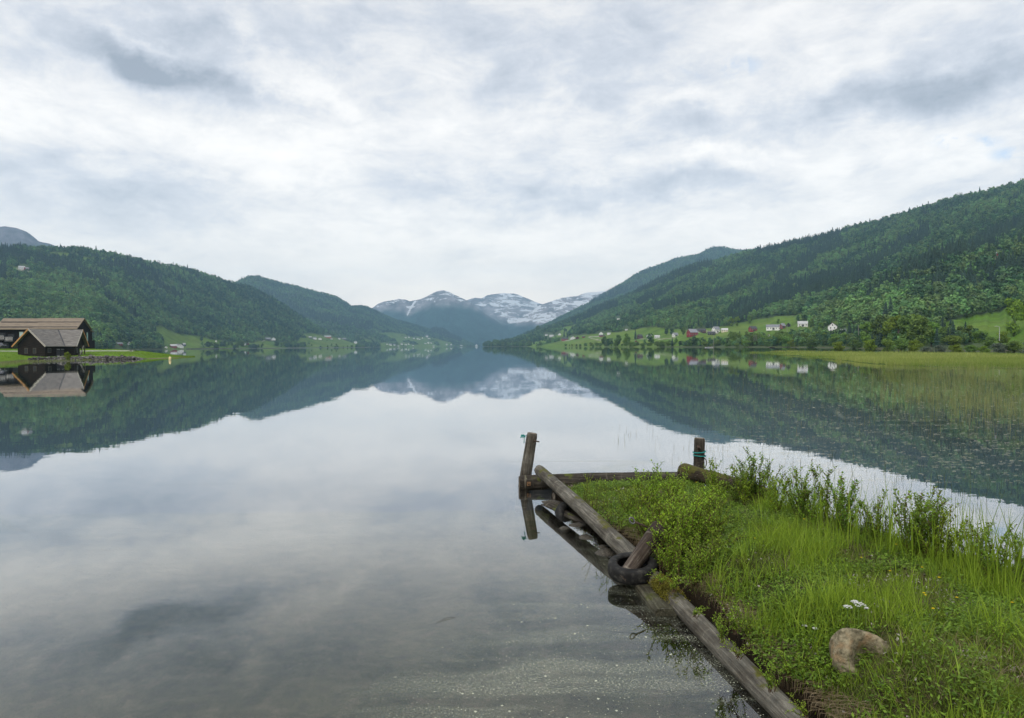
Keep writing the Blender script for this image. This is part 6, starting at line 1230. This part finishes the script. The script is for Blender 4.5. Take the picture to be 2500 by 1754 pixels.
# moss cushion on the log joint
mc = W3(1656, 1455, 7.2); C = mc + r.normal(0, 1, (n, 3)) * np.array([.075, .12, .015]); ax_ = (LB1 - LB0) / np.linalg.norm(LB1 - LB0); tpar = ((C - LB0) @ ax_); base_ = LB0 + np.outer(tpar, ax_); th = r.uniform(-.2, 1.25 * math.pi, n); sd_ = np.cross(ax_, [0, 0, 1.]); up_ = np.cross(sd_, ax_)
C = base_ + (np.cos(th)[:, None] * sd_ + np.sin(th)[:, None] * up_) * r.uniform(.090, .112, n)[:, None]; C += r.normal(0, .004, C.shape); V, Fc = herbcloud(C - [0, 0, .045], .009, r, 1); V[:, :] = V; tag(mobj('moss', bigmesh('moss', V * 1.0, Fc, leafmat('moss_leaf', (0.08, 0.075, 0.010), (0.19, 0.17, 0.02), .1, .02))), label='brown green moss cushion on the thick log', kind='stuff')

# ---- shrubs: young willow and birch shoots
LS = leafmat('shrub_leaf', (0.14, 0.245, 0.016), (0.29, 0.43, 0.034), .45, .10, rough=.42); LS2 = leafmat('alder_leaf', (0.095, 0.180, 0.018), (0.215, 0.335, 0.036), .42, .12, c3=(0.11, 0.09, 0.03), rough=.4)
STEM = mat('shrub_stem', (0.045, 0.028, 0.016), (0.10, 0.06, 0.03), 30, .7)
def shrub(seed, h, nst, spread, leaf, lm, lsize, dens, arch=.2):
    r = np.random.default_rng(seed); q = MB(); LP, LD = [], []
    for s_ in range(nst):
        a_ = r.uniform(0, 6.28); out = spread * r.uniform(.2, 1) ** .7; hh = h * r.uniform(.55, 1.0); b0 = r.normal(0, .03, 2); pts = []
        for k in range(7):
            u_ = k / 6; pts.append(np.array([b0[0] + math.cos(a_) * out * u_ ** 1.2 + r.normal(0, .008), b0[1] + math.sin(a_) * out * u_ ** 1.2 + r.normal(0, .008), hh * (u_ - arch * u_ ** 3 * out / max(h, .1))]))
        q.tube(pts, [.005 * (1 - .8 * k / 6) for k in range(7)], 4, cap=False); shoots = [pts]
        for b_ in range(r.integers(3, 7)):
            k0_ = r.integers(1, 6); p0 = pts[k0_]; a2 = a_ + r.normal(0, 1.3); L2 = hh * r.uniform(.14, .32); sp = [p0 + np.array([math.cos(a2) * L2 * .6 * u2, math.sin(a2) * L2 * .6 * u2, L2 * .75 * u2]) for u2 in (0, .33, .66, 1)]; q.tube(sp, [.0028, .0022, .0016, .001], 3, cap=False); shoots.append(sp)
        for sh in shoots:
            m_ = len(sh) - 1; Ls = sum(np.linalg.norm(sh[i + 1] - sh[i]) for i in range(m_)); nl = max(3, int(Ls * dens))
            for j in range(nl):
                u_ = (.18 if sh is pts else .05) + (.82 if sh is pts else .95) * j / nl; f_ = u_ * m_; i0 = min(int(f_), m_ - 1); p_ = sh[i0] + (sh[i0 + 1] - sh[i0]) * (f_ - i0); d_ = sh[i0 + 1] - sh[i0]; d_ = d_ / np.linalg.norm(d_); ph = j * 2.4 + r.normal(0, .4); sdv = np.array([math.cos(ph), math.sin(ph), r.uniform(-.1, .7)])
                dd = d_ * .55 + sdv; LP.append(p_); LD.append(dd / np.linalg.norm(dd))
    LP = np.array(LP); LD = np.array(LD); n = len(LP); s_ = (lsize * r.uniform(.65, 1.25, n))[:, None]; sd = np.cross(LD, np.array([0, 0, 1.]) + r.normal(0, .25, (n, 3))); sd /= np.linalg.norm(sd, axis=1)[:, None]; nn = np.cross(sd, LD)
    # each leaf: folded oval of four faces
    p0 = LP + LD * s_ * .1; m1 = LP + LD * s_ * .40; m2 = LP + LD * s_ * .75; tp = LP + LD * s_ * 1.08 - nn * s_ * .1; w1 = sd * s_ * leaf; w2 = sd * s_ * leaf * .8; f_ = nn * s_ * .08
    V = np.stack([p0, m1 - w1 + f_, m1, m1 + w1 + f_, m2 - w2 + f_, m2, m2 + w2 + f_, tp], 1).reshape(-1, 3); b_ = np.arange(n)[:, None] * 8
    Fc = np.concatenate([b_ + [[0, 2, 1, 1]], b_ + [[0, 3, 2, 2]]])[:, :3]; Fq = np.concatenate([b_ + [[1, 2, 5, 4]], b_ + [[2, 3, 6, 5]]]); Ft = np.concatenate([b_ + [[4, 5, 7]], b_ + [[5, 6, 7]]])
    T_ = np.concatenate([Fc, Ft, Fq[:, [0, 1, 2]], Fq[:, [0, 2, 3]]]); return bigmesh('leaves', V, T_, lm), q.build('stems', STEM, me_only=True)
SA = [shrub(100 + i, .46, 9, .26, .24, LS, .026, 74) for i in range(5)]; SLo = [shrub(140 + i, .30, 9, .30, .26, LS, .025, 66, .5) for i in range(3)]
SB = [shrub(120 + i, .85, 8, .24, .27, LS2, .042, 60) for i in range(5)]; SBm = [shrub(160 + i, .80, 7, .26, .26, LS, .038, 60) for i in range(3)]
def putshrub(pr, P, s_, label, group, rz=None, tilt=0):
    lv, st = pr; root = empty('shrub', P, random.uniform(0, 6.28) if rz is None else rz); root.rotation_euler = (random.gauss(0, .06) + tilt, random.gauss(0, .06), root.rotation_euler[2]); root.scale = (s_, s_, s_); tag(root, label, 'shrub', group); mobj('leaves', lv, root); mobj('stems', st, root)
GA, GB = 'young willow shoots on the left of the bank', 'taller leafy shoots along the far edge of the bank'
LBA_ = 'low bright green willow shoots on the left part of the bank'; LBB_ = 'taller dark leaved shoots along the right water edge of the bank'; LBC_ = 'leafy shoots overhanging the log at the edge of the bank'
poly = [(1335, 1190), (1400, 1190), (1500, 1225), (1640, 1205), (1760, 1220), (1790, 1300), (1740, 1380), (1650, 1440), (1600, 1400), (1580, 1330), (1500, 1290), (1420, 1240)]
cnt = 0; rr_ = random.Random(4)
while cnt < 46:
    px, py = rr_.uniform(1330, 1800), rr_.uniform(1185, 1450)
    if not inpoly(np.array([px]), np.array([py]), poly)[0]: continue
    P0 = onbank(px, py)
    if P0[2] < .1: continue
    k_ = 1.0 if px > 1500 else .7
    if px > 1560 and P0[1] < 9.0: k_ = 1.3
    lb_ = 'low willow shoots just inside the dark cross log' if py < 1225 else ('willow shoots right behind the leaning stake and tyre' if px < 1660 and py > 1290 else ('willow shoots at the right edge of the low thicket beside the grass' if px > 1680 else LBA_))
    putshrub(rr_.choice(SA if rr_.random() < .75 else SLo), P0 - [0, 0, .02], k_ * rr_.uniform(.55, 1.3), lb_, GA); cnt += 1
for (px, py, s_, lb) in ((1410, 1205, 1.05, 'slim willow shoot standing up before the left half of the dark cross log'), (1590, 1235, 1.5, 'tall willow shoot reaching above the middle of the dark cross log'), (1640, 1240, 1.45, 'tall arching willow shoot above the cross log, right of the tallest'), (1745, 1190, .9, 'small shoot just right of the upright roped post'), (1660, 1330, 1.5, 'large bright willow bush behind the leaning stake'), (1700, 1300, 1.4, 'large bright willow bush in the middle of the left thicket')):
    P0 = onbank(px, py); putshrub(rr_.choice(SA), P0, s_, lb, None)
SV = [shrub(180 + i, .78, 3, .20, .25, LS, .027, 50, .3) for i in range(3)]
for (px, py, s_) in ((1425, 1232, .85), (1455, 1258, .95), (1488, 1285, 1.0), (1520, 1300, .8), (1625, 1395, .9), (1660, 1430, 1.0), (1700, 1455, .9), (1560, 1265, .9), (1740, 1500, .75)):
    P0 = onbank(px, py)
    if P0[2] < .1: P0 = onz(px + 8, py, .26)
    o_ = putshrub(rr_.choice(SV), P0 - [0, 0, .03], s_, 'tall thin willow shoot with few stems rising at the log edge of the bank', 'thin shoots along the logs', tilt=0)
for (px, py, s_) in ((1615, 1392, .55), (1640, 1440, .8), (1690, 1452, .8), (1720, 1480, .75), (1770, 1500, .7), (1760, 1560, .6), (1800, 1600, .6), (1850, 1640, .7), (1795, 1540, .7), (1865, 1600, .6), (1880, 1680, .55), (1930, 1660, .5), (1690, 1500, .5), (1960, 1740, .5), (1610, 1420, .6)):
    P0 = onbank(px, py)
    if P0[2] < .1: P0 = onz(px + 6, py, .26)
    putshrub(rr_.choice(SLo + SA[:2]), P0 - [0, 0, .03], s_, LBC_, 'shoots hanging over the thick log')
for i in range(54):
    u_ = (i + rr_.random()) / 54; y = 11.6 - 6.6 * u_ ** .9; x = float(np.interp(y, YR_, XRr)) - rr_.uniform(.05, .75); s_ = rr_.uniform(.5, .98) * (1.0 if y < 10.8 else .75)
    if (x / y) > .80: continue
    putshrub(rr_.choice(SB if rr_.random() < .65 else SBm), (x, y, float(gz(x, y)) - .03), s_, (LBB_ if y > 9.3 else 'leafy shoots along the right water edge behind the yellow buttercups' if y > 6.8 else 'leafy shoots at the right edge of the picture where the bank meets the water'), GB)
for (px, py, s_, lb) in ((1855, 1225, 1.05, 'tall reddish leaved shrub standing above the others at the far water edge'), (1838, 1225, .7, 'low reddish shrub at the foot of the tall reddish one')):
    putshrub(SB[0], onbank(px, py), s_, lb, None)
for i in range(46):
    px, py = rr_.uniform(1740, 2480), rr_.uniform(1290, 1720)
    if py < 1290 + (px - 1740) * .2 or np.hypot(px - 2110, (py - 1600) * 1.3) < 110: continue
    P0 = onbank(px, py); putshrub(rr_.choice(SLo + SA), P0 - [0, 0, .03], rr_.uniform(.28, .62), 'small leafy shoot growing scattered in the grass of the bank', 'small leafy shoots in the grass')
# bigger grass blades arching up at the far right edge
for (px0, px1, n_b) in ((2330, 2490, 110), (1740, 1800, 14), (1990, 2150, 70), (2160, 2320, 50)):
    P = np.array([onbank(px, 1205 + (px - 1800) * .30 + r.uniform(0, 60)) for px in r.uniform(px0, px1, n_b)]); blade_obj('reed_grass', P, r.uniform(.45, .95, n_b) * (1 if px0 > 1900 else .4), np.full(n_b, .010), r.uniform(.03, .45, n_b), GR1, 'tuft of long upright grass blades at the water edge of the bank', 60 + px0, 5, r.uniform(.2, .8, n_b))

P0 = onbank(2112, 1622); th = r.uniform(0, 6.28, 420); rr = .30 + .16 * r.random(420); P = np.stack([P0[0] + rr * np.cos(th) * 1.05, P0[1] + .06 + rr * np.sin(th) * .75, 0 * th], 1); P[:, 2] = gz(P[:, 0], P[:, 1]) - .01
blade_obj('grass_tuft', P, r.uniform(.08, .24, len(P)), np.full(len(P), .006), r.uniform(.1, .7, len(P)), GR1, 'grass growing up round the boulder', 71, 3, r.random(len(P)))
# ---- flowers
YEL = leafmat('yellow_petal', (0.78, 0.55, 0.01), (0.85, 0.68, 0.02), .3, .02); WHT = leafmat('white_petal', (0.70, 0.70, 0.70), (0.85, 0.85, 0.85), .3, .02); STG = mat('flower_stalk', (0.09, 0.16, 0.03), (0.14, 0.22, 0.05), 20, .6)
def flower(px, py, hs, label, kind='y', size=.016):
    # head is where the photo shows it; the stalk grows from the bank below it
    d = ray(px, py); P0 = onbank(px, py + hs); hd = CAM + d * ((P0[1]) / d[1]); h_ = max(hd[2] - P0[2], .05); root = empty('yellow_flower' if kind == 'y' else 'white_flower', P0); tag(root, label, 'flower', None)
    rq = random.Random(int(px)); lx = rq.uniform(-.02, .02); q = MB(); q.tube([(0, 0, -.02), (lx, 0, h_ * .5), (hd[0] - P0[0], 0, h_)], [.0028, .0022, .0018], 5); q.build('stalk', STG, root)
    q = MB(); cx_, cz_ = hd[0] - P0[0], h_
    if kind == 'y':
        for k in range(16):
            a_ = k * 2.4; L_ = size * (1 - .03 * k); el_ = .25 + .05 * k; dv = np.array([math.cos(a_) * math.cos(el_), math.sin(a_) * math.cos(el_), math.sin(el_)]); sd = np.array([-math.sin(a_), math.cos(a_), 0]); c_ = np.array([cx_, 0, cz_]); q.add([c_, c_ + dv * L_ * .6 + sd * L_ * .25, c_ + dv * L_, c_ + dv * L_ * .6 - sd * L_ * .25], [(0, 1, 2, 3)])
        q.build('petals', YEL, root)
    else:
        st = MB()
        for k in range(46):
            a_ = rq.uniform(0, 6.28); rr = size * rq.random() ** .5; c_ = np.array([cx_ + rr * math.cos(a_), rr * math.sin(a_), cz_ + .25 * size * (1 - (rr / size) ** 2) + rq.uniform(0, .006)])
            if k % 3 == 0: st.tube([(cx_, 0, cz_ - size * .8), tuple(c_)], .0012, 3)
            for j in range(4): a2 = j * 1.57 + a_; e_ = .0058; q.add([c_, c_ + (e_ * math.cos(a2 + .5), e_ * math.sin(a2 + .5), .002), c_ + (e_ * 1.3 * math.cos(a2), e_ * 1.3 * math.sin(a2), .003), c_ + (e_ * math.cos(a2 - .5), e_ * math.sin(a2 - .5), .002)], [(0, 1, 2, 3)])
        q.build('florets', WHT, root); st.build('stems', STG, root)
for (px, py, hs, lb) in ((1963, 1268, 50, 'yellow dandelion on a long stalk in the middle of the bank'), (1843, 1315, 20, 'yellow flower low in the thin turf right of the willow thicket'), (1882, 1225, 20, 'yellow flower at the foot of the reddish shrub'), (2018, 1243, 20, 'yellow flower among tall grass below the far shrubs'),
    (2165, 1221, 20, 'yellow flower high among the far shrubs'), (2188, 1330, 30, 'yellow buttercup in the grass right of the centre of the bank'), (2103, 1362, 22, 'pale yellow flower spike, upper left of the white umbel'), (2298, 1298, 25, 'yellow flower in the shrubs, left of a close neighbour'), (2328, 1311, 25, 'yellow flower in the shrubs, right of its close neighbour'),
    (2372, 1353, 25, 'yellow flower in front of the right shrubs, left one'), (2390, 1367, 25, 'bright yellow flower in front of the right shrubs, right one'), (2251, 1386, 25, 'yellow flower in the middle right grass'), (2173, 1395, 20, 'small yellow flower above the boulder at the left'), (2293, 1411, 60, 'branched yellow buttercup on a tall stalk'),
    (2256, 1449, 60, 'yellow buttercup, upper flower of a pair above the boulder'), (2259, 1454, 50, 'yellow buttercup, lower flower of a pair above the boulder'), (2336, 1460, 30, 'yellow buttercup right of the pair above the boulder'), (2278, 1487, 70, 'yellow buttercup lowest on the right half of the bank'), (1700, 1178, 12, 'yellow flower beside the foot of the upright post'), (1664, 1176, 10, 'yellow flower against the mossy log end'), (2471, 1472, 30, 'orange yellow flower at the right edge of the bank')):
    flower(px, py, hs, lb)
for (px, py, hs, s_, lb) in ((2098, 1478, 60, .045, 'biggest white umbel flower above the boulder'), (2070, 1484, 50, .032, 'white umbel flower touching the biggest one on its left'), (2086, 1471, 60, .028, 'white umbel flower at the top of the white cluster'), (2115, 1487, 50, .016, 'small white umbel right of the biggest one'), (1965, 1530, 22, .020, 'small white flower head left of the boulder, left one of two'), (1991, 1537, 22, .020, 'small white flower head left of the boulder, right one of two')):
    flower(px, py, hs, lb, 'w', s_)
#--HAZE--
def add_haze():
    M = bpy.data.materials.new('haze_air'); M.use_nodes = True; t = NT(M.node_tree)
    vol = t.n('ShaderNodeVolumePrincipled', inp={'Color': (0.40, 0.70, 1.0, 1), 'Density': 9.0e-5, 'Anisotropy': 0.0})
    o = t.n('ShaderNodeOutputMaterial'); t.link(vol.outputs[0], o.inputs['Volume'])
    q = MB(); q.box(-9100, 9100, -550, 11300, -2.2, 1250); tag(q.build('haze', M), label='thin blue haze in the valley air', kind='stuff')
add_haze()
